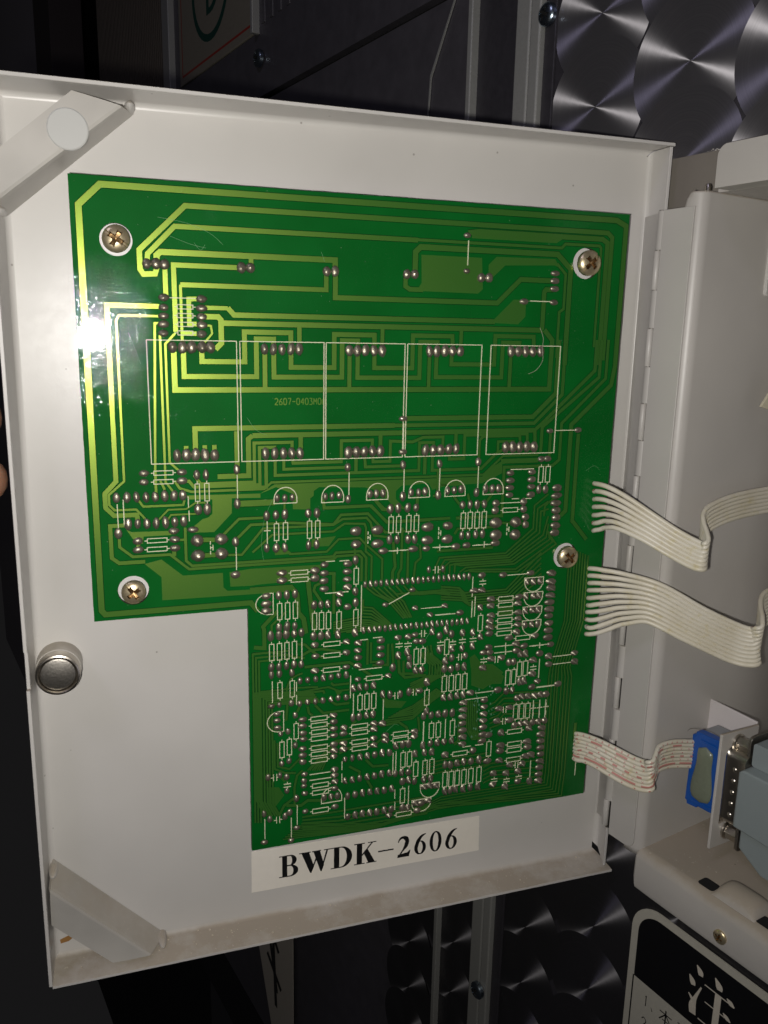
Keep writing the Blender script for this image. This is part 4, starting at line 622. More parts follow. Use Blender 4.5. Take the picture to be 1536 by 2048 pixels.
SILK = """
R 51.01 93.75 0.65 2.52
R 53.65 93.59 0.65 2.53
R 60.76 93.56 0.66 2.59
R 63.22 93.58 0.67 2.56
R 85.94 93.45 0.71 2.49
R 88.35 93.46 0.71 2.50
R 91.62 93.39 0.72 2.55
R 94.12 93.48 0.72 2.52
R 75.20 108.85 0.70 2.51
R 75.25 122.07 0.71 2.57
R 51.74 118.02 0.66 2.54
R 54.12 118.03 0.67 2.55
R 56.48 118.03 0.67 2.55
R 62.32 122.06 0.68 2.59
R 64.46 122.12 0.69 2.66
R 66.64 122.22 0.69 2.65
R 69.94 122.40 0.70 2.66
R 49.24 130.70 0.67 2.59
R 51.60 130.70 0.67 2.64
R 53.85 130.63 0.67 2.66
R 56.15 130.54 0.68 2.67
R 95.35 137.00 0.75 2.61
R 97.60 137.01 0.76 2.60
R 105.74 134.83 0.77 2.54
R 109.59 93.42 0.75 2.50
R 111.93 93.39 0.75 2.57
R 114.33 93.50 0.76 2.56
R 116.69 93.47 0.76 2.63
R 117.14 127.79 0.79 2.64
R 97.67 137.01 0.76 2.60
R 128.13 148.00 0.82 2.57
R 130.28 147.93 0.82 2.58
R 132.25 145.45 0.83 2.58
R 134.47 145.36 0.83 2.56
R 135.74 79.72 0.79 2.52
R 138.20 79.72 0.79 2.53
R 51.64 143.13 0.68 2.55
R 55.41 143.11 0.68 2.62
R 56.57 157.32 0.69 2.58
R 52.10 162.94 0.69 2.64
R 54.42 162.32 0.69 2.64
R 76.96 150.37 0.73 2.50
R 79.23 150.35 0.73 2.60
R 81.50 150.37 0.73 2.56
R 99.44 151.53 0.77 2.62
R 91.85 172.44 0.77 2.64
R 94.10 172.48 0.77 2.58
R 96.39 176.50 0.78 2.60
R 99.59 176.48 0.78 2.57
R 102.02 176.39 0.79 2.57
R 92.01 185.43 0.78 2.58
R 101.43 163.42 0.78 2.61
R 103.86 163.50 0.78 2.64
R 105.36 147.49 0.78 2.69
R 107.78 147.53 0.78 2.67
R 110.16 147.49 0.79 2.68
R 112.51 147.48 0.79 2.67
R 108.85 163.52 0.79 2.70
R 131.80 160.87 0.84 2.64
R 134.00 160.85 0.84 2.72
R 136.31 160.94 0.84 2.70
R 122.47 173.07 0.83 2.64
R 106.93 182.01 0.80 2.71
R 109.14 182.11 0.81 2.74
R 111.31 182.10 0.81 2.72
R 113.77 182.16 0.81 2.73
R 116.30 182.13 0.82 2.69
R 119.27 182.08 0.82 2.75
R 28.95 81.18 0.60 2.45
R 31.55 81.14 0.61 2.50
R 57.67 106.38 2.56 0.64
R 57.77 108.59 2.55 0.64
R 67.73 129.81 2.56 0.68
R 67.75 133.50 2.57 0.68
R 67.68 138.23 2.60 0.69
R 81.47 142.52 2.57 0.70
R 125.64 90.74 2.58 0.68
R 125.78 120.17 2.60 0.71
R 125.84 122.30 2.54 0.72
R 125.86 125.20 2.59 0.72
R 125.86 127.58 2.59 0.72
R 125.86 129.69 2.62 0.72
R 125.88 132.08 2.60 0.73
R 132.83 134.36 2.58 0.74
R 63.78 153.98 2.59 0.70
R 63.83 156.18 2.55 0.70
R 63.94 158.49 2.54 0.71
R 63.90 160.70 2.59 0.71
R 63.91 163.82 2.59 0.71
R 63.92 165.96 2.60 0.72
R 63.93 168.21 2.60 0.72
R 64.33 176.96 2.58 0.73
R 64.34 179.39 2.59 0.73
R 76.95 158.44 2.62 0.72
R 76.98 160.60 2.63 0.72
R 77.07 163.77 2.59 0.73
R 77.14 166.05 2.55 0.73
R 90.84 162.98 2.55 0.74
R 90.83 165.09 2.62 0.74
R 64.36 185.84 2.60 0.74
R 92.62 192.14 2.64 0.77
R 131.81 167.91 2.64 0.78
R 132.05 172.58 2.60 0.78
R 132.04 174.86 2.61 0.79
R 132.00 178.42 2.62 0.79
R 111.96 173.14 2.60 0.77
R 17.66 94.20 2.64 0.60
R 17.57 96.69 2.65 0.60
R 20.03 75.32 2.54 0.58
R 19.94 77.77 2.55 0.58
R 27.20 31.14 2.01 0.53
R 27.13 33.39 2.02 0.54
R 27.14 35.64 1.94 0.54
R 27.07 37.87 1.94 0.54
L 7.6 83.5 7.6 90.4
L 9.2 82.3 9.2 89.4
L 26.4 82.1 26.4 85.3
L 26.5 86.2 26.5 89.2
L 40.0 76.5 40.0 83.3
L 23.3 28.9 30.0 28.9
L 72.6 76.9 72.6 83.7
L 89.7 76.5 89.7 83.4
L 101.2 76.4 101.2 83.7
L 89.2 62.8 89.2 70.6
L 114.0 76.4 114.0 83.2
L 139.8 65.8 147.1 65.8
L 122.1 88.4 129.2 88.4
L 125.0 77.8 133.1 77.8
L 126.0 87.2 128.4 87.2
L 130.0 87.3 132.8 87.3
L 107.6 10.3 107.6 17.2
L 128.4 26.6 135.4 26.6
L 39.3 97.5 39.3 104.3
L 65.7 103.6 68.5 103.6
L 69.9 103.7 72.9 103.7
L 65.5 113.5 72.8 113.5
L 76.9 111.8 76.9 126.7
L 85.8 118.6 92.5 115.4
L 96.4 121.0 103.4 121.0
L 101.3 123.6 106.5 123.6
L 58.4 127.0 58.4 134.1
L 76.7 129.5 79.2 129.5
L 80.9 129.2 83.9 129.2
L 76.4 139.3 83.9 139.3
L 48.3 90.4 48.3 97.4
L 85.4 101.6 92.2 101.6
L 113.8 111.9 113.8 118.6
L 113.9 120.0 113.9 125.5
L 114.9 118.5 114.9 125.3
L 96.4 121.0 103.4 121.0
L 101.5 123.7 108.2 123.7
L 125.9 112.3 132.9 112.3
L 144.6 142.3 151.5 142.3
L 144.8 145.1 151.6 145.1
L 139.6 142.6 139.6 149.4
L 139.1 152.7 145.9 152.7
L 122.6 136.5 129.5 136.5
L 122.7 138.7 129.1 138.7
L 135.4 137.6 142.1 137.6
L 99.7 101.4 106.2 101.4
L 113.1 101.6 120.0 101.6
L 49.3 139.9 49.3 146.9
L 56.7 141.0 56.7 144.0
L 56.7 145.3 56.7 148.5
L 73.8 140.9 73.8 148.4
L 74.8 147.1 74.8 154.2
L 84.7 150.3 84.7 157.2
L 98.6 159.8 98.6 166.9
L 60.8 172.8 67.5 172.8
L 60.8 174.8 67.8 174.8
L 71.3 169.8 71.3 172.8
L 71.3 174.1 71.3 177.1
L 89.4 169.0 89.4 175.9
L 88.4 169.4 88.4 177.1
L 56.8 182.7 56.8 189.6
L 46.5 185.8 46.5 192.7
L 54.9 186.8 54.9 193.7
L 72.3 182.8 72.3 190.2
L 89.3 182.7 89.3 186.0
L 89.4 187.2 89.4 190.1
L 94.1 182.2 94.1 189.0
L 116.5 152.1 123.4 152.1
L 112.9 154.0 120.9 154.0
L 112.8 171.0 115.8 171.0
L 117.4 171.0 120.3 171.0
L 98.7 159.9 98.7 166.9
L 106.3 160.0 106.3 166.8
L 139.0 152.9 145.8 152.9
L 138.7 179.8 138.7 186.3
L 156.6 182.8 156.6 188.4
L 138.3 157.4 138.3 164.2
L 140.7 157.5 140.7 164.2
L 143.0 157.7 143.0 164.3
B 17.0 39.8 40.5 72.8
B 41.4 39.8 64.9 72.8
B 65.5 39.8 89.0 72.8
B 89.8 39.8 113.3 72.8
B 116.3 39.8 139.8 72.8
T 53.69 85.28 3.36 4.66 u
T 67.68 85.64 3.35 5.06 u
T 81.40 85.47 3.37 4.95 u
T 94.73 85.37 3.38 4.95 u
T 106.50 85.43 3.39 4.98 u
T 119.38 85.39 3.47 5.01 u
T 67.97 183.56 3.37 5.17 u
T 135.66 113.77 3.46 4.83 d
T 135.71 118.80 3.47 4.83 d
T 135.70 123.74 3.49 4.87 d
T 135.73 128.49 3.45 5.05 d
T 101.58 182.55 3.42 5.07 d
T 98.75 187.83 3.41 4.46 d
T 49.82 115.39 3.28 5.14 l
T 52.67 153.39 3.42 5.02 l
C 101.3 108.7 v
C 97.4 129.4 v
C 110.5 138.8 v
C 123.6 141.0 v
C 127.6 159.4 v
C 127.6 163.6 v
C 133.3 180.7 v
C 49.9 172.0 v
C 50.7 186.8 v
C 89.0 149.5 v
C 95.2 149.1 v
C 117.3 114.1 h
C 119.0 140.9 h
C 137.4 145.6 h
C 111.1 133.3 h
C 114.8 133.3 h
C 103.5 133.5 h
C 107.7 133.7 h
C 89.5 132.5 h
C 92.4 132.7 h
C 125.1 185.2 h
C 129.8 186.0 h
C 134.4 185.7 h
C 53.7 175.3 h
K 78.7 97.0
K 101.5 96.9
K 124.8 97.0
K 32.1 97.2
Y 48.3 93.9 u
Y 88.9 101.7 l
Y 102.8 101.5 l
Y 116.4 101.5 r
Y 125.9 136.5 r
Y 126.0 138.7 r
Y 138.5 137.7 r
Y 138.4 161.0 u
Y 140.8 161.1 u
Y 143.2 161.1 u
"""
# ------------------------------------------------------------------ the door (tray of folded sheet)
door = thing('control_box_door', W3(78, 230, 8), 'open pale grey sheet metal door of the control box carrying the green circuit board', 'cabinet door')
ZD, ZE = 12., 1.
inner = [(-16.0, -20.2), (174.9, -21.3), (176.1, 230.2), (-17.8, 229.9)]      # fold line on the panel
edge = [(-17.3, -21.0), (173.9, -20.8), (172.4, 230.9), (-18.0, 231.1)]        # free edge of the flanges
def B3(x, y, z): return W3(x, y, z)
R = 1.6
ins = [(inner[0][0]+R, inner[0][1]+R), (inner[1][0]-R, inner[1][1]+R), (inner[2][0]-R, inner[2][1]-R), (inner[3][0]+R, inner[3][1]-R)]
m = MB(); m.prism(ins, [], lambda x, y: B3(x, y, ZD), lambda x, y: B3(x, y, ZD+1.2)); ob('panel', m, PAINT, door)
def lerp(a, b, t): return tuple(a[i]+(b[i]-a[i])*t for i in range(len(a)))
def flange(i, t0=0., t1=1., ze=ZE, ext0=0., ext1=0.):
    j = (i+1) % 4; d = Vector((inner[j][0]-inner[i][0], inner[j][1]-inner[i][1])).normalized(); nrm = (d.y, -d.x)   # outward
    rows = []
    def station(t, e):
        a = lerp(ins[i], ins[j], t); b = lerp(inner[i], inner[j], t); c = lerp(edge[i], edge[j], t); col = []
        for k in range(6):
            q = k/5*PI/2
            col.append(B3(a[0]+(b[0]-a[0])*math.sin(q), a[1]+(b[1]-a[1])*math.sin(q), ZD-R*(1-math.cos(q))))
        zt = ze
        ex = (c[0]+d.x*e, c[1]+d.y*e)
        col.append(B3(*ex, zt))
        o1 = (ex[0]+nrm[0]*1.0, ex[1]+nrm[1]*1.0); o2 = (b[0]+nrm[0]*1.0, b[1]+nrm[1]*1.0)
        col.append(B3(*lerp(ex, o1, .12), zt-.16)); col.append(B3(*lerp(ex, o1, .88), zt-.16)); col.append(B3(*o1, zt)); col.append(B3(*o2, ZD+1.2)); col.append(B3(*a, ZD+1.2))
        return col
    n = 12
    ts = [t0+(t1-t0)*k/n for k in range(n+1)]
    for k, t in enumerate(ts): rows.append(station(t, -ext0 if k == 0 else ext1 if k == n else 0))
    mb = MB(); mb.grid(rows); mb.cap(list(reversed(rows[0]))); mb.cap(rows[-1])
    ob('flange', mb, PAINT, door, smooth=30)
flange(0, 0, 1, ZE, 0, 1.6); flange(1, .001, .990); flange(2, 0, 1, ZE, 4.0, 0)
flange(3, 0, .38, ZE); flange(3, .3801, .425, 2.6); flange(3, .4251, 1, ZE)
def brace(b0, b1, c0, c1, f0, f1, t=1.):
    """web from the panel line b to the crease c, then a flat strip to f"""
    mb = MB(); rows = []
    n = 10
    for k in range(n+1):
        q = k/n; b = lerp(b0, b1, q); c = lerp(c0, c1, q); f = lerp(f0, f1, q)
        P = [b, lerp(b, c, .5), lerp(b, c, .90), lerp(lerp(b, c, .965), lerp(c, f, .02), .5), lerp(c, f, .06), lerp(c, f, .5), f]
        rows.append([B3(*p) for p in P])
    mb.grid(rows)
    o = ob('corner_brace', mb, BRACE, door, smooth=False, recalc=False)
    s = o.modifiers.new('sheet', 'SOLIDIFY'); s.thickness = .0009; s.offset = 0
    return o
brace((-17.3, 10.5, 11.9), (16.4, -17.9, 11.9), (-16.0, 6.2, 3.0), (13.4, -17.3, 3.0), (-16.6, -4.0, 3.0), (2.0, -19.6, 3.0))
brace((-16.5, 195.7, 11.9), (14.9, 229.2, 11.9), (-17.0, 199.8, 3.2), (10.6, 228.9, 3.2), (-17.2, 211.6, 3.4), (-.6, 228.9, 3.4))
m = MB(); m.lathe(B3(.6, -10.6, 2.5), (0, -1, 0), [(.0049, -.0006), (.0049, .0003), (.0046, .0005), (0, .0005)], 32); ob('round_pad', m, PAD_PAINT, door)
for q in ((-16.6, 8.6), (15.6, -18.6), (-16.2, 197.5), (14.5, 229.0)):      # weld beads where the braces meet the flanges
    m = MB(); m.lathe(B3(q[0], q[1], 9.5), (0, -1, 0), [(.0013, -.003), (.0014, 0), (.0011, .0024), (.0005, .004), (0, .0044)], 12); ob('weld_bead', m, PAINT, door, smooth=True)
# shadow-gap line of rust in the lower corner
m = MB(); m.prism([(-16.2, 224.2), (-12.5, 222.8), (-11.4, 223.6), (-13.6, 225.2), (-16, 225.6)], [], lambda x, y: B3(x, y, ZD-.05), lambda x, y: B3(x, y, ZD)); ob('rust_stain', m, simple('rust', (.30, .15, .04), .8), door)
# stray dust crumbs on the lower flange
m = MB()
for k in range(170):
    t = random.random(); x = -10+t*180; z = 2+random.random()*9; r = .07+random.random()**3*.32
    c = B3(x, 230.05-.0*t, z)
    y0 = 229.9+(230.2-229.9)*t+(11-z)/11*.8
    c = B3(x, y0-r*.5, z)
    m.lathe(c, (random.random()-.5, random.random()-.5, 1), [(0, -r*.001*.7), (r*.001, 0), (0, r*.001*.6)], 5)
tag(ob('dust_crumbs', m, simple('crumbs', (.55, .48, .38), .9), None), kind='stuff')

# magnetic catch
mc = (-10.5, 132.0)
cat = thing('magnetic_catch', B3(mc[0], mc[1], 12), 'round nickel plated magnetic catch on the left edge of the open door', 'magnetic catch')
m = MB(); m.lathe(B3(mc[0], mc[1], 11.95), (0, -1, 0), [(.0063, 0), (.0062, .0052), (.006, .0056)], 40); ob('painted_boss', m, BRACE, cat, smooth=35)
m = MB(); m.lathe(B3(mc[0], mc[1], 6.4), (0, -1, 0), [(.0052, 0), (.0059, .0005), (.0060, .0036), (.00585, .0042), (.0054, .0044), (.0051, .0040), (.0050, .0026)], 44); ob('steel_cup', m, STEEL, cat, smooth=35)
m = MB(); m.lathe(B3(mc[0], mc[1], 4.2), (0, -1, 0), [(.0049, -.001), (.0049, .0010), (.0046, .0015), (.004, .0017), (.0, .00175)], 36); ob('magnet', m, STEEL_DARK, cat, smooth=35)

# paper label
lab = thing('model_label', B3(85, 212, 11.9), 'white rectangular label printed BWDK-2606 stuck under the circuit board', 'label')
LC = [(44.0, 205.0), (126.1, 206.5), (126.5, 220.5), (43.8, 220.3)]
def LM(u, v, z=11.84):  # label coordinates 0..1
    a = lerp(LC[0], LC[1], u); b = lerp(LC[3], LC[2], u); p = lerp(a, b, v); return B3(p[0], p[1], z)
pts = []
for a, b in (((0, 0), (1, 0)), ((1, 0), (1, 1)), ((1, 1), (0, 1)), ((0, 1), (0, 0))):
    for k in range(14): pts.append((a[0]+(b[0]-a[0])*k/14+(random.random()-.5)*.0012, a[1]+(b[1]-a[1])*k/14+(random.random()-.5)*.006))
m = MB(); m.prism(pts, [], lambda u, v: LM(u, v, 11.82), lambda u, v: LM(u, v, 11.99)); ob('paper', m, LABEL, lab)
def stroke(P, n=6):
    """P: (x, y, width) -> outline of a stroke of changing width"""
    S = catmull([Vector(p) for p in P], n) if len(P) > 2 else [Vector(p) for p in P]
    L, Rr = [], []
    for i, p in enumerate(S):
        t = (S[min(i+1, len(S)-1)]-S[max(i-1, 0)]); t = Vector((t.x, t.y)).normalized(); q = Vector((-t.y, t.x))*p.z/2
        L.append((p.x+q.x, p.y+q.y)); Rr.append((p.x-q.x, p.y-q.y))
    return L+Rr[::-1]
def bowl(x0, cx, y0, y1, rx, thick, thin, n=16):
    cy = (y0+y1)/2; ry = (y1-y0)/2
    o = [(x0, y0)]+[(cx+rx*math.sin(PI*k/n), cy-ry*math.cos(PI*k/n)) for k in range(n+1)]+[(x0, y1)]
    i = [(cx+(rx-thick)*math.sin(PI*k/n), cy-(ry-thin)*math.cos(PI*k/n)) for k in range(n+1)]
    return o+[(x0, y1-thin)]+i[::-1]+[(x0, y0+thin)]
def ring(cx, cy, rx, ry, tx, ty): return (circ(cx, cy, rx, 36, ry), [circ(cx, cy, rx-tx, 36, ry-ty)])
# glyphs in a box 0..1 wide, y 0 (top) .. 1 (base)
G = {
 'B': [[(.16, 0), (.42, 0), (.42, 1), (.16, 1)], [(0, 0), (.5, 0), (.5, .045), (0, .045)], [(0, .955), (.5, .955), (.5, 1), (0, 1)], bowl(.40, .58, 0, .5, .34, .24, .05), bowl(.40, .58, .46, 1, .42, .26, .05)],
 'W': [[(.05, 0), (.30, 0), (.47, .72), (.38, 1), (.34, 1)], [(.44, 0), (.66, 0), (.80, .72), (.72, 1), (.68, 1)], [(.555, .22), (.585, .30), (.385, 1), (.345, .95)], [(.88, 0), (.94, 0), (.72, 1), (.69, .93)],
       [(-.02, 0), (.36, 0), (.36, .045), (-.02, .045)], [(.40, 0), (.70, 0), (.70, .045), (.40, .045)], [(.79, 0), (1.02, 0), (1.02, .045), (.79, .045)]],
 'D': [[(.15, 0), (.40, 0), (.40, 1), (.15, 1)], [(0, 0), (.5, 0), (.5, .045), (0, .045)], [(0, .955), (.5, .955), (.5, 1), (0, 1)], bowl(.38, .48, 0, 1, .52, .25, .05)],
 'K': [[(.12, 0), (.36, 0), (.36, 1), (.12, 1)], [(0, 0), (.48, 0), (.48, .045), (0, .045)], [(0, .955), (.48, .955), (.48, 1), (0, 1)], [(.78, .02), (.86, .02), (.37, .62), (.35, .54)], [(.42, .46), (.60, .30), (.96, 1), (.66, 1)],
       [(.62, 0), (1.0, 0), (1.0, .045), (.62, .045)], [(.56, .955), (1.02, .955), (1.02, 1), (.56, 1)]],
 '-': [[(0, .50), (1, .50), (1, .57), (0, .57)]],
 '2': [stroke([(.06, .28, .06), (.16, .12, .10), (.42, .05, .13), (.68, .18, .28), (.66, .40, .27), (.42, .66, .12), (.12, .92, .06)]), [(.04, .86), (.74, .80), (.90, .70), (.97, .70), (.86, 1), (.02, 1)]],
 '6': [ring(.5, .67, .45, .335, .26, .055), stroke([(.92, .03, .03), (.62, .12, .13), (.34, .34, .24), (.20, .62, .26)])],
 '0': [ring(.5, .5, .46, .5, .25, .055)],
}
LET = [('B', 53.1, 59.6), ('W', 60.1, 70.7), ('D', 70.9, 78.5), ('K', 79.2, 87.2), ('-', 87.9, 93.6), ('2', 95.0, 100.1), ('6', 101.1, 106.0), ('0', 106.9, 111.9), ('6', 112.9, 117.9)]
kk = 0
for ch, xa, xb in LET:
    m = MB()
    for g_ in G[ch]:
        outer, holes = g_ if isinstance(g_, tuple) else (g_, [])
        kk += 1
        def f(x, y, z=11.795-kk*.0006):
            X = xa+(xb-xa)*x; base = 216.7+(X-53)*.016; top = 208.5+(X-53)*.016
            return B3(X, top+(base-top)*y, z)
        m.prism(outer, holes, f, f, walls=False)
    ob('printed_letter', m, BLACK, lab)

# ------------------------------------------------------------------ circuit board
pcb = thing('circuit_board', B3(80, 196, 1), 'green circuit board seen from its solder side, with copper tracks, mounted on the open door', 'circuit board')
BW, BH, NX, NY = 160.8, 196.2, 42.4, 116.4
SCREWS = [(10.6, 15.0, 4.05, 3.36), (146.8, 15.0, 4.6, 3.7), (146.6, 107.2, 4.3, 3.55), (10.75, 108.2, 4.2, 3.24)]
def wob(a, b, n, s=.07):
    return [(a[0]+(b[0]-a[0])*k/n+(random.random()-.5)*s*(k > 0), a[1]+(b[1]-a[1])*k/n+(random.random()-.5)*s*(k > 0)) for k in range(n)]
outl = wob((0, 0), (BW, 0), 60)+wob((BW, 0), (BW, BH), 60)+wob((BW, BH), (NX, BH), 40)+wob((NX, BH), (NX, NY), 40)+wob((NX, NY), (0, NY), 20)+wob((0, NY), (0, 0), 50)
m = MB(); m.prism(outl, [circ(x, y, r, 36) for x, y, r, _ in SCREWS], lambda x, y: B3(x, y, 0), lambda x, y: B3(x, y, .12)); ob('solder_mask', m, MASK, pcb)
m = MB(); m.prism(outl, [circ(x, y, r, 36) for x, y, r, _ in SCREWS], lambda x, y: B3(x, y, .125), lambda x, y: B3(x, y, 1.6)); ob('laminate', m, EDGE, pcb)
def strip(mb, P, w_, z, sh=0.):
    P = [Vector(p) for p in P]; Q = [P[0]]
    for p in P[1:]:
        if (p-Q[-1]).length > .05: Q.append(p)
    P = Q
    ch = True
    while ch and len(P) > 2:
        ch = False
        for i in range(1, len(P)-1):
            a, b = (P[i]-P[i-1]).normalized(), (P[i+1]-P[i]).normalized()
            if a.dot(b) < -.35: P.pop(i); ch = True; break
    if len(P) < 2: return
    L, Rr = [], []
    for i, p in enumerate(P):
        d0 = (P[i]-P[i-1]).normalized() if i else None; d1 = (P[i+1]-P[i]).normalized() if i < len(P)-1 else None
        if d0 is None: nn = Vector((-d1.y, d1.x)); k = 1
        elif d1 is None: nn = Vector((-d0.y, d0.x)); k = 1
        else:
            n0 = Vector((-d0.y, d0.x)); n1 = Vector((-d1.y, d1.x)); nn = n0+n1
            if nn.length < .2: nn = n0
            nn.normalize(); k = min(1/max(.35, nn.dot(n0)), 1.9)
        L.append(p+nn*k*w_/2); Rr.append(p-nn*k*w_/2)
    i0 = len(mb.v)
    for a, b in zip(L, Rr):
        e = (a-b).normalized()*sh
        for q, zz in ((a+e, z*.15), (a, z), (b, z), (b-e, z*.15)): mb.vert(B3(q.x, q.y, -zz))
    n = len(P)
    for i in range(n-1):
        for c in range(3):
            if sh and c != 1: mb.fm.append(len(mb.f))
            mb.f.append((i0+i*4+c, i0+i*4+c+1, i0+i*4+4+c+1, i0+i*4+4+c))
    mb.f.append((i0, i0+1, i0+2, i0+3)); e = i0+(n-1)*4; mb.f.append((e+3, e+2, e+1, e))
z = .045
for line in TRACES.strip().splitlines():
    wd, pp = line.split('|'); wd = float(wd); P = [tuple(map(float, q.split(','))) for q in pp.split()]; z += .00025
    P = [(min(max(x, .6), BW-.6), min(max(y, .6), BH-.6)) for x, y in P]
    m = MB()
    if wd == 0: m.prism(P, [], lambda x, y: B3(x, y, -z), lambda x, y: B3(x, y, 0), back=False)
    else: strip(m, P, wd, z, .17)
    if m.f:
        o = ob('copper_area' if wd == 0 else 'copper_track', m, COPPER, pcb, recalc=False); o.data.materials.append(MASK_POOL)
        for fi in m.fm: o.data.polygons[fi].material_index = 1
# ---- white print
sz = [.165]
def ln(a, b, w_=.24):
    sz[0] += .0002; strip(m, [a, b], w_, sz[0])
def pl(P, w_=.24, close=False):
    if close: P = P+[P[0]]
    sz[0] += .0002; strip(m, P, w_, sz[0])
for line in SILK.strip().splitlines():
    m = MB()
    t = line.split(); k = t[0]; a = [float(q) if q.replace('.', '').replace('-', '').isdigit() else q for q in t[1:]]
    if k == 'L': ln((a[0], a[1]), (a[2], a[3]), .25)
    elif k == 'R':
        x, y, hx, hy = a; pl([(x-hx, y-hy), (x+hx, y-hy), (x+hx, y+hy), (x-hx, y+hy)], .23, True)
        if hx > hy:
            for s in (-1, 1): ln((x+s*(hx+.1), y), (x+s*(hx+.75), y), .22)
        else:
            for s in (-1, 1): ln((x, y+s*(hy+.1)), (x, y+s*(hy+.75)), .22)
    elif k == 'B': pl([(a[0], a[1]), (a[2], a[1]), (a[2], a[3]), (a[0], a[3])], .24, True)
    elif k == 'T':
        x, y, r, h, d = a; P = []
        for i in range(15):
            q = PI*i/14; c, s = r*math.cos(q), h*math.sin(q)*.78+(h*.22 if 0 < i < 14 else 0)
            P.append({'u': (x+c, y-s), 'd': (x+c, y+s), 'l': (x-s, y+c)}[d])
        pl(P, .24, True)
    elif k == 'C':
        x, y, d = a
        for s in (-1, 1):
            if d == 'v': ln((x+s*.5, y-1.15), (x+s*.5, y+1.15)); ln((x+s*.5, y), (x+s*1.3, y), .2)
            else: ln((x-1.15, y+s*.5), (x+1.15, y+s*.5)); ln((x, y+s*.5), (x, y+s*1.2), .2)
    elif k == 'K':
        x, y = a; ln((x, y-1.9), (x, y-.9)); ln((x, y+.9), (x, y+1.9)); ln((x, y-.5), (x, y+.5)); ln((x, y), (x+.7, y)); ln((x+.7, y-.8), (x+.7, y+.8))
    elif k == 'Y':
        x, y, d = a; v = {'u': (0, -1), 'l': (-1, 0), 'r': (1, 0)}[d]; p = (-v[1], v[0])
        tip = (x+v[0]*.75, y+v[1]*.75); b1 = (x-v[0]*.7+p[0]*.9, y-v[1]*.7+p[1]*.9); b2 = (x-v[0]*.7-p[0]*.9, y-v[1]*.7-p[1]*.9)
        pl([tip, b1, b2], .22, True); ln((tip[0]+p[0]*1., tip[1]+p[1]*1.), (tip[0]-p[0]*1., tip[1]-p[1]*1.))
        ln((x-v[0]*.7, y-v[1]*.7), (x-v[0]*2.2, y-v[1]*2.2)); ln(tip, (x+v[0]*2.2, y+v[1]*2.2))
    ob({'L': 'printed_line', 'R': 'resistor_outline', 'B': 'display_outline', 'T': 'transistor_outline', 'C': 'capacitor_mark', 'K': 'capacitor_mark', 'Y': 'diode_mark'}[k], m, SILKM, pcb, recalc=False)
# etched part number in thin copper strokes
SEG = {'2': [[(0, .15), (.3, 0), (.7, 0), (1, .2), (1, .4), (0, 1), (1, 1)]], '6': [[(.9, 0), (.3, .3), (0, .7), (.2, 1), (.8, 1), (1, .75), (.8, .5), (.1, .55)]], '0': [[(.2, 0), (.8, 0), (1, .3), (1, .7), (.8, 1), (.2, 1), (0, .7), (0, .3), (.2, 0)]],
       '7': [[(0, 0), (1, 0), (.4, 1)]], '-': [[(0, .5), (1, .5)]], '4': [[(.75, 1), (.75, 0), (0, .65), (1, .65)]], '3': [[(0, 0), (.9, 0), (.5, .4), (1, .65), (.8, 1), (0, 1)]], 'M': [[(0, 1), (0, 0), (.5, .6), (1, 0), (1, 1)]], 'A': [[(0, 1), (0, .3), (.5, 0), (1, .3), (1, 1)], [(0, .6), (1, .6)]]}
m = MB(); zz = .06
for i, ch in enumerate('2607-0403M0A'):
    x0 = 50.9+i*1.235
    for P in SEG[ch]:
        for p, q in zip(P, P[1:]): zz += .0003; strip(m, [(x0+p[0]*.85, 55.3+p[1]*1.75), (x0+q[0]*.85, 55.3+q[1]*1.75)], .26, zz)
ob('etched_number', m, COPPER, pcb, recalc=False)
# ---- solder joints
def joint_mesh(i):
    rnd = random.Random(i); n = 10
    if i % 3 == 0: prof = [(1, 0), (1.02, .12), (.93, .42), (.68, .72), (.36, .90), (0, .96)]
    elif i % 3 == 1: prof = [(1, 0), (1.0, .10), (.82, .38), (.50, .66), (.30, .92), (.24, 1.22), (0, 1.30)]
    else: prof = [(1, 0), (.98, .15), (.86, .50), (.55, .80), (.22, .98), (0, 1.06)]
    lx, ly = ((0, 0), (.35, .55), (-.1, .3), (.1, .1), (.5, .6), (.2, .4), (0, .15), (.7, .5))[i % 8]
    mb = MB(); rows = []
    for r, h in prof:
        rows.append([Vector((r*math.cos(2*PI*k/n)*(1+(rnd.random()-.5)*.22)+lx*h*h*.55, -h, -(r*math.sin(2*PI*k/n)*(1+(rnd.random()-.5)*.22)+ly*h*h*.55))) for k in range(n)])
    mb.grid(rows, True)
    return mb
JM = [joint_mesh(i) for i in range(12)]
JME = [j.mesh('solder_joint', smooth=True, merge=True) for j in JM]
for q in JME: q.materials.append(SOLD)
J = [tuple(map(float, q.split(','))) for q in SOLDER.split()]
J.sort(key=lambda q: -q[2]*q[3])
rest = MB(); bo = WORLD[pcb.name]
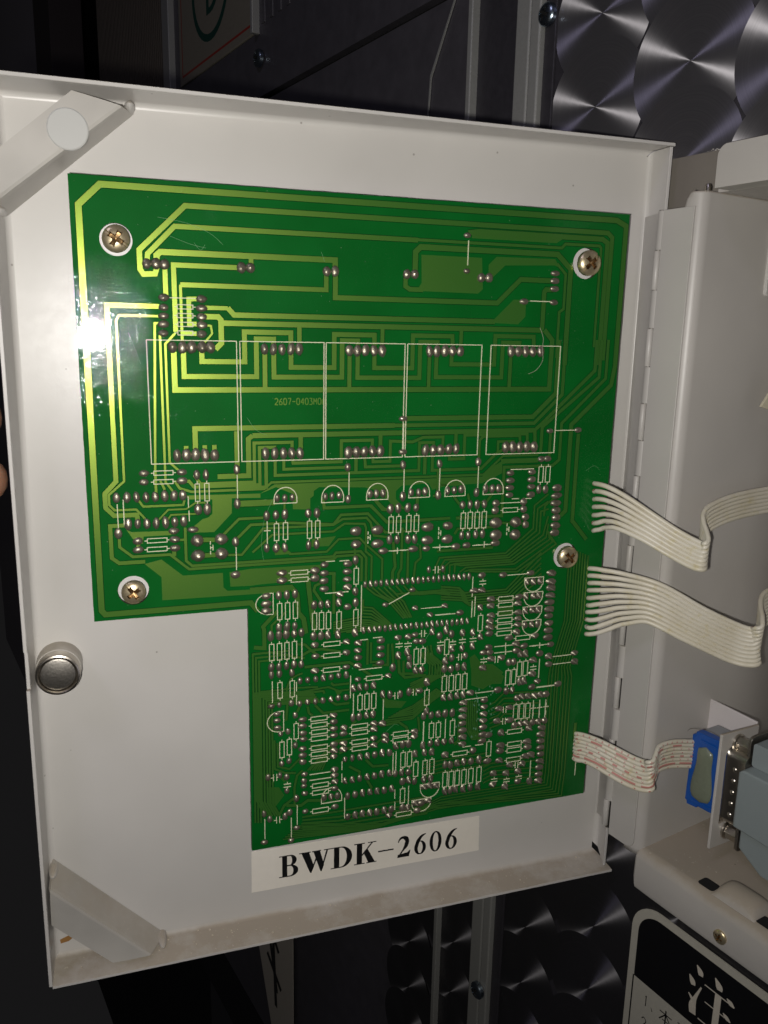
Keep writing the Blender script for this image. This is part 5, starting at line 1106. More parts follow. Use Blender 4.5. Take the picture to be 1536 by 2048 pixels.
for i, (x, y, rx, ry) in enumerate(J):
    lowright = (x > 60 and y > 110)
    k = random.choice((1, 4, 7, 10, 4, 7)) if lowright and random.random() < .6 else random.choice((0, 3, 6, 9, 2, 5, 8, 11))
    h = min(rx, ry)*random.uniform(.75, 1.0)
    g_ = 1.24 if i < 560 else 1.1; rx *= g_*random.uniform(.9, 1.06); ry *= g_*random.uniform(.9, 1.05); a = random.uniform(-.12, .12)
    if i < 300:
        o = link(bpy.data.objects.new('solder_joint', JME[k])); o.parent = pcb; o.location = B3(x, y, -.03)-bo; o.scale = (rx*.001, h*.001, ry*.001); o.rotation_euler = (0, a, 0)
    else:
        c = B3(x, y, -.03); i0 = len(rest.v)
        for v in JM[k].v:
            rest.vert(c+Vector((v.x*rx*.001, v.y*h*.001, v.z*ry*.001)))
        rest.f += [tuple(i0+t for t in f) for f in JM[k].f]
o = ob('solder_joints', rest, SOLD, pcb, smooth=True, merge=True); o['kind'] = 'stuff'
m = MB()
for k in range(70):       # dried flux flakes round the reworked chip
    x, y = (random.gauss(117.6, .9), random.uniform(151, 168)) if k % 3 == 0 else (random.gauss(random.choice((111.5, 122.5)), .8), random.uniform(149, 170))
    r = random.uniform(.1, .45); a0 = random.random()*6
    m.prism([(x+r*random.uniform(.4, 1)*math.cos(a0+q), y+r*1.8*random.uniform(.4, 1)*math.sin(a0+q)) for q in (0, 1.2, 2.4, 3.7, 5)], [], lambda x, y: B3(x, y, -.16-.0004*k), None, walls=False)
ob('flux_residue', m, simple('dried_flux', (.10, .22, .13), .35), pcb, recalc=False)['kind'] = 'stuff'
# fine scratches and scuffs on the lacquer
SCR = simple('scratch', (.12, .30, .13), .6)
for P in ([(21, 9), (28, 10), (34, 12.2), (37.5, 15)], [(24, 13.5), (29, 15.2), (33, 16)], [(43, 60.5), (45.5, 64), (48.5, 65.5)], [(40, 62), (41.5, 64.5)], [(50, 84), (47.5, 90), (46.6, 97), (47.2, 102)], [(12.5, 38), (14, 42), (15.3, 46)], [(7, 52), (8, 57), (8.2, 62)],
          [(64, 15.5), (65, 18)], [(152, 79), (155, 77.5), (157, 79)], [(100, 129), (98, 132), (97.2, 133.5)], [(86, 161.5), (88.5, 159.5), (90, 160)], [(30, 14.8), (31.6, 16.6), (32.8, 15.2)]):
    m = MB(); m.tube([B3(p.x, p.y, -.13) for p in catmull([(*q, 0) for q in P], 5)], .000045, 4); ob('scratch', m, SCR, pcb)
# ---- screws holding the board
def cross_screw(name, c, axis, r, label, cat='screw', group=None, mat=ZINC, washer=None, slot=True, rot=.5, dome=.45, e1=None):
    t = thing(name, c, label, cat, group); axis = Vector(axis).normalized(); c = Vector(c)
    e1 = axis.orthogonal().normalized() if e1 is None else Vector(e1).normalized(); e2 = axis.cross(e1)
    r *= .001
    if washer:
        m = MB(); wr, wh = washer; P = c-axis*wh*.001
        m.lathe(P, axis, [(wr*.001, 0), (wr*.001, .0006), (wr*.00096, .0008), (r*.5, .0008)], 40); ob('washer', m, WHITE_NYLON, t, smooth=35)
    # domed head with a cross recess: polar grid whose depth follows the recess shape
    m = MB(); rows = []; n = 72; K = 14
    def prof(q): return dome*r*math.sqrt(max(0, 1-(q*.97)**2))
    for i in range(K+1):
        q = i/K; row = []
        for k in range(n):
            a = 2*PI*k/n+rot; x, y = q*math.cos(a), q*math.sin(a); h = prof(q)+r*.28
            ca, sa = math.cos(2*PI*k/n), math.sin(2*PI*k/n); X, Y = abs(q*ca), abs(q*sa)
            if (X < .15 and Y < .56) or (Y < .15 and X < .56) or q < .2: h -= r*.50*(1-q*.8)
            elif slot and Y < .11: h -= r*.16
            row.append(c+(e1*x+e2*y)*r+axis*h)
        rows.append(row)
    rows.append([c+(e1*math.cos(2*PI*k/n+rot)+e2*math.sin(2*PI*k/n+rot))*r for k in range(n)])
    m.grid(rows, True); hd_ = ob('head', m, mat, t, smooth=28, merge=True); hd_.data.materials.append(ZINC_SHADED if mat is ZINC else BLACK_GAP)
    for f in hd_.data.polygons:
        d = Vector(f.center)/r; a = math.atan2(d.dot(e2), d.dot(e1))-rot; q = math.hypot(d.dot(e1), d.dot(e2)); X, Y = abs(q*math.cos(a)), abs(q*math.sin(a))
        if (X < .165 and Y < .58) or (Y < .165 and X < .58) or q < .2: f.material_index = 1  # recess shade put into a darker material on the cross faces
    m = MB(); m.lathe(c-axis*.006, axis, [(r*.42, 0), (r*.42, .0061)], 12); ob('shank', m, mat, t)
    return t
NM = ['screw in the top left corner of the green board, on a pale washer', 'brass coloured screw in the top right corner of the green board', 'brass coloured screw on the right side of the green board between two white ribbon cables', 'screw at the lower left corner of the green board, on a pale washer']
for (x, y, r, hr), lb, rot in zip(SCREWS, NM, (-.55, .75, .70, -.95)):
    cross_screw('board_screw', B3(x, y, -.9), (0, -1, 0), hr, lb, group='screws fixing the board', washer=(r*1.25, 3.4), rot=rot, e1=(1, 0, 0))

# ------------------------------------------------------------------ ribbon cables
def ribbon(name, label, P, HW, n, pitch, mats, mark=None):
    """P centre path (mm), HW list of width directions, pitch list"""
    c = catmull(P, 7); h = catmull(HW, 7); pt = catmull([(p, 0, 0) for p in pitch], 7)
    t = thing(name, B3(*P[0]), label, 'ribbon cable', 'flat cables joining board and box')
    for i in range(n):
        off = i-(n-1)/2; pts = []
        for k in range(len(c)):
            tg = (c[min(k+1, len(c)-1)]-c[max(k-1, 0)]).normalized(); w_ = h[k]-tg*h[k].dot(tg)*.6; w_.normalize()
            p = c[k]+w_*off*pt[k].x
            env = max(0, 1-k/20)
            p = p+Vector((0, 0, math.sin(i*2.1+k*.13)*.55*env*min(1, k/6)))+w_*math.sin(i*1.7+k*.2)*.18*env*min(1, k/6)
            pts.append(B3(*p))
        m = MB(); m.tube(pts, .00078, 12, up=(0, -1, .15)); ob('wire', m, mats[i % len(mats)], t, smooth=True, uv=True)
    return t
WB1 = wire_mat('wire_rear_plus', ('plus',), .75); WB2 = wire_mat('wire_rear_dashes', ('dash', 9., .5, .1), .75); WB3 = wire_mat('wire_rear_crosses', ('cross',), .75)
R1 = [(156.3, 91.6, 1.0), (156.0, 90.9, -1.6), (156.8, 90.2, -5.5), (159.1, 90.9, -11), (164.4, 94.3, -17.5), (170.3, 98.4, -23), (173.9, 100.7, -28.0), (175.6, 101.2, -30.5), (177.4, 100.4, -29.8), (179, 98.5, -27.0), (180.6, 96.4, -23.5), (183.1, 94.0, -20.5), (188.3, 91.9, -18.0), (201.3, 90.1, -14.0), (222, 89.4, -9.0), (245, 89, -6)]
H1 = [(.05, 1, 0)]*3+[(-.15, 1, 0), (-.30, .95, 0), (-.40, .9, 0), (-.35, .9, 0.), (-.25, .95, -.1), (-.1, 1, -.1), (0, 1, 0), (.02, 1, 0), (.05, 1, 0), (.1, 1, 0), (.1, 1, 0), (.1, 1, 0), (.1, 1, 0)]
ribbon('ribbon_cable', 'upper white seven wire ribbon cable leaving the right edge of the green board', R1, H1, 7, [2.58, 2.58, 2.3, 1.75, 1.4]+[1.3]*11, [WB1, WB2, WB1, WB3])
R2 = [(156.9, 124.1, 1.0), (156.6, 123.4, -1.4), (158.3, 122.0, -5.0), (163.3, 120.3, -10.0), (169.7, 119.9, -17.0), (181.1, 125.9, -24.0), (192.0, 131.0, -29.0), (196.3, 131.9, -32.0), (198.4, 130.8, -33.0), (200.7, 128.7, -31.0), (203.5, 127.0, -27.0), (207.5, 125.3, -23.0), (213.1, 124.0, -20.0), (227.4, 124.4, -15.0), (250, 124, -9)]
H2 = [(0, 1, 0)]*4+[(.02, 1, 0), (-.28, .95, 0), (-.30, .95, 0), (-.3, .95, 0), (-.15, 1, 0), (0, 1, 0), (0, 1, 0), (.05, 1, 0), (.1, 1, 0), (.1, 1, 0), (.1, 1, 0)]
ribbon('ribbon_cable', 'middle white ten wire ribbon cable, the widest and dirtiest of the three', R2, H2, 10, [2.49, 2.49, 2.35, 1.9, 1.5]+[1.3]*10, [WB3, WB1, WIRE, WB2])
R3 = [(155.9, 177.0, 1.2), (155.9, 176.8, -1.0), (157.3, 176.2, -3.5), (160.2, 176.3, -9.0), (165.9, 178.4, -17.0), (168.9, 178.5, -21.6), (170.6, 177.4, -23.2), (173.1, 176.2, -21.5), (176.5, 174.7, -19.0), (183.0, 174.9, -17.5), (191.6, 176.4, -17.0)]
H3 = [(0, 1, 0)]*3+[(-.1, 1, 0), (-.25, 1, 0), (-.2, 1, 0), (-.05, 1, 0), (0, 1, 0), (0, 1, 0), (0, 1, 0), (0, 1, 0)]
PM = [wire_mat('wire_plus_marks', ('plus',)), wire_mat('wire_long_dashes', ('dash', 9., .45, .1)), wire_mat('wire_crosses', ('cross',)), wire_mat('wire_dots', ('dot',)), wire_mat('wire_short_dashes', ('dash', 4.4, .38, .3)), wire_mat('wire_crosses_b', ('cross',)), wire_mat('wire_longest_dashes', ('dash', 10.5, .82, .45)), wire_mat('wire_unmarked', ('dot',))]
ribbon('ribbon_cable', 'lowest ribbon cable, eight wires printed with red dashes, plugged into the blue connector', R3, H3, 8, [1.36]*8+[1.30]*3, PM)
# the two larger cables show red print on their rear side in the fold: same wires, marked material on some
# ------------------------------------------------------------------ hinge
hg = thing('piano_hinge', B3(172.5, 212, 0), 'long pale painted piano hinge between the open door and the box', 'hinge')
m = MB()
m.poly([B3(174.0, -1.2, 10.6), B3(172.6, -1.2, 1.2), B3(171.5, 209, 1.2), B3(174.9, 213, 10.6)])
o = ob('door_leaf', m, PAINT_LEAF, hg); s = o.modifiers.new('sheet', 'SOLIDIFY'); s.thickness = .0007; s.offset = 0
m = MB(); m.prism(rrect(1.3, -1.8, 12.6, 213.5, 3.5, 5, (0, 1, 0, 0)), [], lambda s, y: FW(s, y, -.9), lambda s, y: FW(s, y, -.02)); ob('box_leaf', m, PAINT_LEAF, hg, bevel=.25)
y = -1.8; k = 0
while y < 209:
    y2 = min(y+11.9, 211); tt = (y+1.8)/213; cx = 172.6-1.1*tt
    rr = .0021 if k % 2 == 0 else .00112
    m = MB(); c = B3(cx+(.9 if k % 2 == 0 else -.2), y2-.12, .1 if k % 2 == 0 else .6); m.lathe(c, (0, 0, 1), [(rr*.9, 0), (rr, .00015), (rr, (y2-y-.3)*.001), (rr*.9, (y2-y-.15)*.001)], 20)
    ob('knuckle', m, PAINT_LEAF, hg, smooth=40); y = y2; k += 1
m = MB(); m.lathe(B3(172.3, 212, .4), (0, 0, 1), [(.0007, 0), (.0007, .214)], 10); ob('pin', m, STEEL_DARK, hg)

# ------------------------------------------------------------------ the control box
box = thing('control_box', FW(60, 226, 20), 'pale grey steel control box with its front open at the right of the door', 'control box')
SW = 14.5; FL = 212.7; CE = -6.0
def sheet(name, rows, mat, parent, th=.001, smooth=35):
    mb = MB(); mb.grid(rows); o = ob(name, mb, mat, parent, smooth=smooth, recalc=False)
    s = o.modifiers.new('sheet', 'SOLIDIFY'); s.thickness = th; s.offset = 0; return o
def arc(c0, r, a0, a1, n=6): return [(c0[0]+r*math.cos(math.radians(a0+(a1-a0)*k/n)), c0[1]+r*math.sin(math.radians(a0+(a1-a0)*k/n))) for k in range(n+1)]
# left stile + left wall, one folded sheet: profile in (s, n)
prof = [(7.6, 6.), (7.8, 1.4)]+[(q[0], q[1]) for q in arc((9.2, 1.4), 1.4, 180, 270, 4)]+arc((SW-3.2, 3.2), 3.2, -90, 0, 7)+[(SW, 40.), (SW, 90.)]
cols = []
for yy, cut in ((CE, 1), (CE+.6, .6), (CE+2, .28), (CE+5, .06), (CE+8, 0), (60, 0), (140, 0), (FL, 0), (FL+2.2, 0)):
    row = []
    for s_, n_ in prof:
        if s_ < SW-2 and cut: s_ = s_+(SW-2.2-s_)*cut*.8
        row.append(FW(s_, yy, n_))
    cols.append(row)
sheet('side_wall', cols, PAINT_BOX, box)
# floor + lower lip
prof = [(FL, 90.), (FL, 20.), (FL, 3.4)]+[(a, b) for a, b in [(FL+3.2-3.2*math.cos(math.radians(q)), 3.2-3.2*math.sin(math.radians(q))) for q in range(0, 91, 15)]]+[(FL+13.2, 0.), (FL+14.4, .35), (FL+14.9, 1.5), (FL+14.9, 6.)]
rows = []
for s_ in (SW-.6, SW, 20, 36, 60, 90, 130): rows.append([FW(s_, y_ if not (s_ < SW and y_ > FL+11) else FL+9.5+(y_-FL-11)*.2, n_) for y_, n_ in prof])
sheet('floor_and_lower_lip', rows, PAINT_BOX, box)
# ceiling + upper lip
m = MB(); m.prism(rrect(SW+3.8, -17.8, 130, CE, 3.2, 6, (0, 0, 0, 1)), [], lambda s, y: FW(s, y, -.3), lambda s, y: FW(s, y, 7)); ob('upper_lip', m, PAINT_BOX, box, bevel=.9)
m = MB(); m.box(FW, (SW-.3, CE-1, 7.05), (130, CE, 90)); ob('ceiling', m, PAINT_BOX, box)
m = MB(); m.box(FW, (SW-.3, CE-1, 90.05), (130, FL+1, 91)); ob('back_wall', m, PAINT_BOX, box)
m = MB(); m.prism([(-6, -18.2), (130, -18.2), (130, CE-.3), (SW-.8, CE-.3), (SW-.8, 1), (-6, 1)], [], lambda s, y: FW(s, y, 7.4), lambda s, y: FW(s, y, 8.4)); ob('door_reflection', m, PAINT_REFLECTION, box)  # added plate, its colour stands for the door mirrored in the metal
m = MB()
for k in range(420):
    s_ = 8+random.random()**.8*50; r = .05+random.random()*.22
    m.lathe(FW(s_, -18.35-random.random()*.35*(1+math.sin(s_*1.3))*.8, 7.2+random.random()*1.2), (random.random(), random.random(), 1), [(0, -r*.001), (r*.0008, 0), (0, r*.0012)], 4)
o = ob('dust_ridge', m, simple('grey_fluff', (.60, .57, .52), .95), box); o['kind'] = 'stuff'
# raised louvre in the floor edge with its two openings
m = MB(); rows = []
for i in range(15):
    t = i/14; s_ = 42.6+15.5*t; k = math.sqrt(max(0, 1-(abs(2*t-1)**4)))
    rows.append([FW(s_, FL-.35-4.2*k*math.sin(PI*j/12), 7.6-5.6*math.cos(PI*j/12)) for j in range(13)])
m.grid(rows); lv = ob('louvre', m, PAINT_BOX, box, smooth=True, recalc=False)
for a in (36.5, 57.6):
    m = MB(); m.prism(rrect(a, 2.9, a+5.8, 7.6, 1., 3), [], lambda s, n: FW(s, FL-.62, n), lambda s, n: FW(s, FL+.02, n)); ob('slot', m, BLACK_GAP, lv)
m = MB(); m.lathe(FW(13.6, -5.2, 3.2), (0, 0, 1), [(.0011, 0), (.0011, .0022), (.0008, .0029), (0, .0031)], 14)
tag(ob('bolt_tip', m, STEEL, None, smooth=30), 'small shiny bolt end above the hinge at the upper left corner of the box', 'bolt')
cross_screw('lip_screw', FW(49.2, 222.6, -.2), (FW(0, 0, -1)-FW(0, 0, 0)), 2.3, 'small brass coloured screw in the lower lip of the box, beside the black notice', rot=.4, slot=False, dome=.4)
m = MB(); m.lathe(FW(9.6, 11.3, -.95), (FW(0, 0, -1)-FW(0, 0, 0)), [(.0009, 0), (.0008, .0003), (0, .0005)], 12)
# small welded tab with screw, at the right edge
tb = thing('inner_tab', FW(SW+.5, 12, 48), 'white rounded tab on the inner side wall of the box, cut by the right edge', 'bracket')
m = MB(); m.prism(rrect(33.4, 1.0, 60, 23.0, 1.4, 4), [], lambda n, y: FW(SW+1.6, y, n), lambda n, y: FW(SW+.4, y, n)); ob('tab_plate', m, PAINT, tb, bevel=.3)
cross_screw('tab_screw', FW(SW+1.7, 12, 37.6), FW(1, 0, 0)-FW(0, 0, 0), 2.0, 'half seen brass coloured screw on the white tab at the right edge', rot=.2, slot=False)
m = MB(); m.prism([(33.5, 58.0), (40, 47.5), (52, 49), (52, 62), (41, 60.2)], [], lambda n, y: FW(SW+4.5+(n-33.5)*.25, y, n), lambda n, y: FW(SW+3.6+(n-33.5)*.25, y, n))
tag(ob('foam_pad', m, simple('aged_foam', (.50, .46, .34), .8, 0, .4), None, bevel=.3), 'yellowed pad on the inner wall of the box, cut by the right edge', 'pad')

# ------------------------------------------------------------------ connector group
cb = thing('connector_bracket', FW(30, 204, 22), 'pale angled sheet bracket holding the blue and grey connector', 'bracket')
m = MB(); m.prism([(SW, 162.3), (33.3, 163.2), (33.3, 200), (SW, 200)], [], lambda s, y: FW(s, y, 30.6), lambda s, y: FW(s, y, 31.6)); ob('rear_leaf', m, paint('white_bracket_paint', (.62, .58, .57), .4), cb, bevel=.3)
hole = [(13.9, 170.6), (15.2, 168.6), (24, 166.8), (26, 168), (26, 193), (24, 196), (14.2, 195.6)]
m = MB(); m.prism([(10.6, 162.3), (30.5, 163.6), (30.5, 205.6), (10.6, 204)], [hole[::-1]], lambda n, y: FW(34.4, y, n), lambda n, y: FW(33.4, y, n)); ob('front_leaf', m, PAINT_BOX, cb, bevel=.25)
bc = thing('blue_connector', FW(27, 192, 18), 'blue plastic plug smeared with translucent glue, at the end of the red printed cable', 'connector')
m = MB(); m.prism([(20.9, 168.9), (22.2, 168.5), (22.3, 167.3), (33.2, 166.9), (33.2, 193.6), (25.6, 193.9), (25.4, 194.6), (21.3, 195), (21.2, 193.9), (20.5, 193.6)], [], lambda s, y: FW(s, y, 14.2), lambda s, y: FW(s, y, 17.4)); ob('housing', m, BLUEP, bc, bevel=.3)
m = MB(); m.box(FW, (24.4, 169.3, 13.75), (32.6, 170.3, 14.15)); m.box(FW, (23, 192, 13.85), (32.6, 192.8, 14.15)); m.box(FW, (31, 171, 13.9), (32.8, 191.6, 14.15)); ob('rib', m, BLUEP, bc, bevel=.12)
m = MB(); m.box(FW, (22, 167.8, 17.45), (33.2, 193, 26)); ob('grey_shell', m, HOOD2, bc, bevel=.6)
gl = MB(); rows = []
for i in range(17):
    t = i/16; y_ = 171.2+20.8*t; wl = 22.9+.7*math.sin(t*5.5+.3); wr = 30.2-.6*math.sin(t*6.0)-.3*t; k = math.sqrt(max(0, 1-abs(2*t-1)**9))
    c_ = (wl+wr)/2; hw = (wr-wl)/2*k
    rows.append([FW(c_+hw*math.cos(PI*j/12), y_, 14.1-1.3*k*math.sin(PI*j/12)) for j in range(13)])
gl.grid(rows)
tag(ob('glue_blob', gl, GLUE, bc, smooth=True, recalc=False))
ds = thing('metal_socket', FW(37, 196, 18), 'nickel plated D shaped socket shell between the bracket and the grey plug hood', 'connector')
def loftD(s0, s1, s2, shape, mb):
    rows = [[FW(s_, 181.8+(y-181.8)*k, 19.5+(n-19.5)*k) for n, y in shape] for s_, k in ((s0, 1.05), (s1, 1.03), (s1+.35, 1.0), (s2, .98))]
    mb.grid(rows, True); mb.cap(rows[-1])
DS = rrect(14.4, 168.3, 25.2, 194.8, 2.6, 5)
m = MB(); loftD(34.5, 34.9, 41.0, DS, m); ob('shell', m, STEEL, ds, smooth=35)
for k in range(5):
    m = MB(); yy = 174.2+k*4.1; m.lathe(FW(37.6, yy, 14.45), FW(0, 0, -1)-FW(0, 0, 0), [(.00085, 0), (.0006, .0003), (0, .00042)], 10); ob('dimple', m, STEEL, ds, smooth=True)
for nm, (yy, nn) in (('upper', (167.0, 19.4)), ('lower', (199.3, 18.6))):
    t = thing('hex_standoff', FW(34.5, yy, nn), 'nickel plated hexagonal standoff at the %s end of the D shaped socket' % nm, 'standoff', 'standoffs of the socket')
    m = MB(); m.lathe(FW(34.45, yy, nn), FW(1, 0, 0)-FW(0, 0, 0), [(.0030, 0), (.0030, .0007), (.0026, .0010)], 24); ob('lock_washer', m, STEEL, t, smooth=35)
    m = MB(); m.lathe(FW(35.4, yy, nn), FW(1, 0, 0)-FW(0, 0, 0), [(.0025, 0), (.0025, .0052)], 6); ob('hex_body', m, STEEL, t, bevel=.15)
hd = thing('plug_hood', FW(60, 200, 20), 'grey plastic plug hood at the right edge, cut by the frame', 'plug')
m = MB(); m.prism([(40.6, 172.6), (42.2, 171.4), (70, 171.4), (70, 193.4), (40.6, 192.2)], [], lambda s, y: FW(s, y, 11.8), lambda s, y: FW(s, y, 30)); ob('hood_body', m, HOOD, hd, bevel=.7)
m = MB(); m.prism(rrect(41.8, 163.2, 70, 171.3, 1.), [], lambda s, y: FW(s, y, 16.6), lambda s, y: FW(s, y, 29)); ob('upper_ear', m, HOOD, hd, bevel=.6)
m = MB(); m.prism([(41.6, 193.6), (70, 193.6), (70, 206), (50, 206), (41.6, 200.6)], [], lambda s, y: FW(s, y, 15.2), lambda s, y: FW(s, y, 28)); ob('lower_ear', m, HOOD, hd, bevel=.6)
for q in ((16.5, 162, 28, 172.4), (15.6, 193, 27, 203.2)):
    m = MB(); m.prism(rrect(*q, 1.6), [], lambda n, y: FW(40.9, y, n), lambda n, y: FW(39.9, y, n)); ob('metal_flange', m, STEEL_DARK, hd, bevel=.2)

# ------------------------------------------------------------------ the machine behind
m = MB(); m.prism([(-64, -240), (260, -240), (260, 620), (-64, 620)], [[(13, -8), (13, 216), (140, 216), (140, -8)]], lambda s, y: FW(s, y, 9.6), lambda s, y: FW(s, y, 11)); tag(ob('machine_front', m, DARKPLATE, None), kind='structure')
def disc(mb, cs, cy, r, n0, seg=56, rings=5, tilt=0.):
    i0 = len(mb.v)
    for q in range(rings+1):
        rr = r*(q+.02)/(rings+.02)
        for k in range(seg+1):
            a = 2*PI*k/seg; X, Y = cs+rr*math.cos(a), cy+rr*math.sin(a)
            if cy < 60 and X > 5: Y = min(Y, -8.)
            if cy > 150 and X > 5: Y = max(Y, 218.)
            mb.vert(FW(X, Y, n0-.004*(1-rr/r)), (k/seg, rr/r))
    for q in range(rings):
        for k in range(seg):
            a = i0+q*(seg+1)+k; mb.f.append((a, a+1, a+seg+2, a+seg+1))
def sheet_of_discs(y0, y1, cs, order, stag, name, label, mat=None):
    t = thing(name, FW(cs[0], y1, 9), label, 'metal panel')
    n0 = 9.55
    for j, c in enumerate(cs):
        k = 0; yy = y0+stag*(j % 2)
        while yy < y1:
            if c > -9 and 60 < yy < 200: yy += 29.3; continue
            n0 -= .006
            mb = MB(); disc(mb, c+random.uniform(-.6, .6), yy+random.uniform(-.6, .6), 22.3, n0)
            ob('polished_swirl', mb, mat or SWIRL, t, uv=True, recalc=False, smooth=True); yy += 29.3
    return t
sheet_of_discs(-158.3, 6, [-41.3, -2.9, 35.6, 74.], 1, -5, 'swirled_panel', 'dark engine turned metal panel at the upper right behind the open door')
sheet_of_discs(207, 430, [66.5, 28, -10.5, -49.], 1, -2, 'swirled_panel', 'engine turned metal panel in deep shade below the open door', SWIRL_SHADED)
sheet_of_discs(250, 470, [-100., -138.5], 1, -2, 'swirled_panel', 'barely lit engine turned metal behind the posts below the door', SWIRL_SHADED)
def strip_ext(name, s0, s1, y0, y1, n0, n1, mat, label, cat_='trim strip', bev=.6):
    m = MB(); m.box(FW, (s0, y0, n0), (s1, y1, n1)); return tag(ob(name, m, mat, None, bevel=bev), label, cat_)
ex = thing('aluminium_extrusion', FW(-74, 600, 9), 'double ribbed aluminium post left of the swirled metal panel', 'extrusion')
for a, b, d in ((-82.4, -74.4, 6.5), (-73.6, -68.2, 6.0)):
    m = MB(); m.box(FW, (a, -240, d), (b, 620, 9.5)); ob('rib', m, ALU_MATT, ex, bevel=.8)
m = MB(); m.box(FW, (-68.1, -240, 8.4), (-62.4, 620, 9.5)); ob('web', m, DARKPLATE, ex, bevel=.3)
strip_ext('edge_trim', -112.6, -109.6, -240, 620, 6.5, 12, ALU_MATT, 'thin vertical metal edge strip further left than the double ribbed post')
m = MB(); m.box(FW, (-109.5, -240, 10.2), (-82.6, 620, 11.5)); tag(ob('side_plate', m, DARKPLATE, None), 'dark plain plate between the metal posts behind the door', 'metal panel')
cross_screw('panel_screw', FW(-66.0, -76.6, 8.2), FW(0, 0, -1)-FW(0, 0, 0), 4.0, 'bluish domed screw at the top beside the swirled panel', group='screws of the machine front', mat=BLUE_STEEL, slot=False, rot=.3, dome=.5)
cross_screw('panel_screw', FW(-73.2, 343.0, 5.6), FW(0, 0, -1)-FW(0, 0, 0), 4.0, 'domed screw in the shade below the open door', group='screws of the machine front', mat=BLUE_STEEL, slot=False, rot=.3, dome=.5)
for c in ([FW(-123, -240, 9.4)],):
    m = MB(); m.prism([(-134, -116), (-133.4, -116), (-156.3, -78), (-158, -60), (-158, 620), (-158.6, 620), (-158.6, -60), (-157.1, -79)], [], lambda s, y: FW(s, y, 19.4), lambda s, y: FW(s, y, 20)); tag(ob('bent_edge', m, ALU_MATT, None), 'hairline bright bent edge on the dark plate left of the thin strip', 'trim strip')
m = MB(); m.box(FW, (-620, -107.5, 20.4), (-115, 620, 24)); tag(ob('rear_plate', m, DARKPLATE2, None), 'large dark machine plate behind the top edge of the door', 'metal panel')
m = MB(); m.box(FW, (-520, -420, 20.1), (-115, -111, 25)); tag(ob('upper_plate', m, DARKPLATE2, None), 'dark machine plate above the sloping joint', 'metal panel')
m = MB(); m.box(FW, (-700, -420, 26.5), (-100, 700, 27)); tag(ob('grille_backing', m, BLACK_GAP, None), kind='structure')
sg = thing('machine_sign', FW(-430, -150, 19), 'cream sign plate with a green ringed letter, in the dark at the top', 'sign')
m = MB(); m.box(FW, (-506, -420, 19.), (-357, -149.5, 22)); ob('plate', m, simple('dark_sign_cream', (.22, .20, .155), .5, 0, .05, .4), sg, bevel=.8)  # sign plate in a darker cream than the labels
m = MB()
m.prism([(-500, -400), (-361, -400), (-361, -155), (-500, -155)], [[(-498.4, -398.4), (-498.4, -156.6), (-362.6, -156.6), (-362.6, -398.4)]], lambda s, y: FW(s, y, 18.95), lambda s, y: FW(s, y, 19), walls=False); ob('red_border', m, RED_INK, sg)
m = MB(); o_, h_ = ring(-436, -204, 38, 38, 5, 5); m.prism(o_, h_, lambda s, y: FW(s, y, 18.93), None, walls=False); ob('ring', m, GREEN_INK, sg)
m = MB(); m.prism([(-438, -228)]+[(-438+20*math.sin(PI*k/12), -207-21*math.cos(PI*k/12)) for k in range(13)]+[(-438, -186)], [[(-434, -222)]+[(-434+11*math.sin(PI*k/12), -207-15*math.cos(PI*k/12)) for k in range(13)][::1]+[(-434, -192)]][:0], lambda s, y: FW(s, y, 18.93), None, walls=False)
m = MB(); m.prism(bowl(-441, -436, -229, -184, 20, 8, 4, 12), [], lambda s, y: FW(s, y, 18.92), None, walls=False); m.box(FW, (-444, -229, 18.9), (-439, -184, 18.95)); ob('letter', m, GREEN_INK, sg)
strip_ext('edge_trim', -355.5, -352, -420, -148, 15, 22, ALU_MATT, 'short bright strip at the right side of the cream sign')
strip_ext('edge_trim', -536, -520, -420, 300, 15, 26, ALU_MATT, 'dull vertical strip at the left side of the cream sign')
vg = thing('vent_grille', FW(-320, -165, 20), 'dark louvred vent at the top right of the cream sign', 'vent')
for k in range(7):
    m = MB(); a = -347+k*12; m.box(FW, (a, -330, 19.4), (a+4.6, -152.5-0*k, 24)); ob('slat', m, DARKPLATE2, vg, bevel=.5)
cross_screw('panel_screw', FW(-349.5, -133, 19.2), FW(0, 0, -1)-FW(0, 0, 0), 5.4, 'tiny dark screw below the louvred vent', group='screws of the machine front', mat=BLUE_STEEL, slot=False)
rl = thing('ribbed_shutter', FW(-640, 300, 25), 'dark finely ribbed shutter left of the cream sign', 'shutter')
m = MB()
for k in range(46):
    a = -780+k*5.2; m.box(FW, (a, -420, 24), (a+2.4, 300, 26))
o = ob('rib', m, simple('dark_shutter', (.10, .085, .07), .5), rl)
m = MB(); m.box(FW, (-785, -420, 26.2), (-538, 300, 27)); ob('backing', m, BLACK_GAP, rl)
strip_ext('door_post', -1100, -1000, -600, 400, 20, 60, simple('dim_post', (.04, .03, .03), .6), 'very dark slanting post left of the ribbed shutter', 'post')
m = MB(); m.box(FW, (-2200, -900, 40), (-1110, 900, 60)); tag(ob('far_panel', m, simple('far_grey', (.30, .28, .30), .6), None), 'dim grey panel far behind at the upper left corner', 'panel')
m = MB(); m.box(FW, (-620, 621, 60), (260, 1400, 62)); tag(ob('machine_base', m, DARKPLATE, None), kind='structure')
m = MB(); m.box(FW, (-3000, -1500, 200), (600, 2000, 210)); tag(ob('room_wall', m, simple('dark_room_wall', (.02, .02, .02), .9), None), kind='structure')
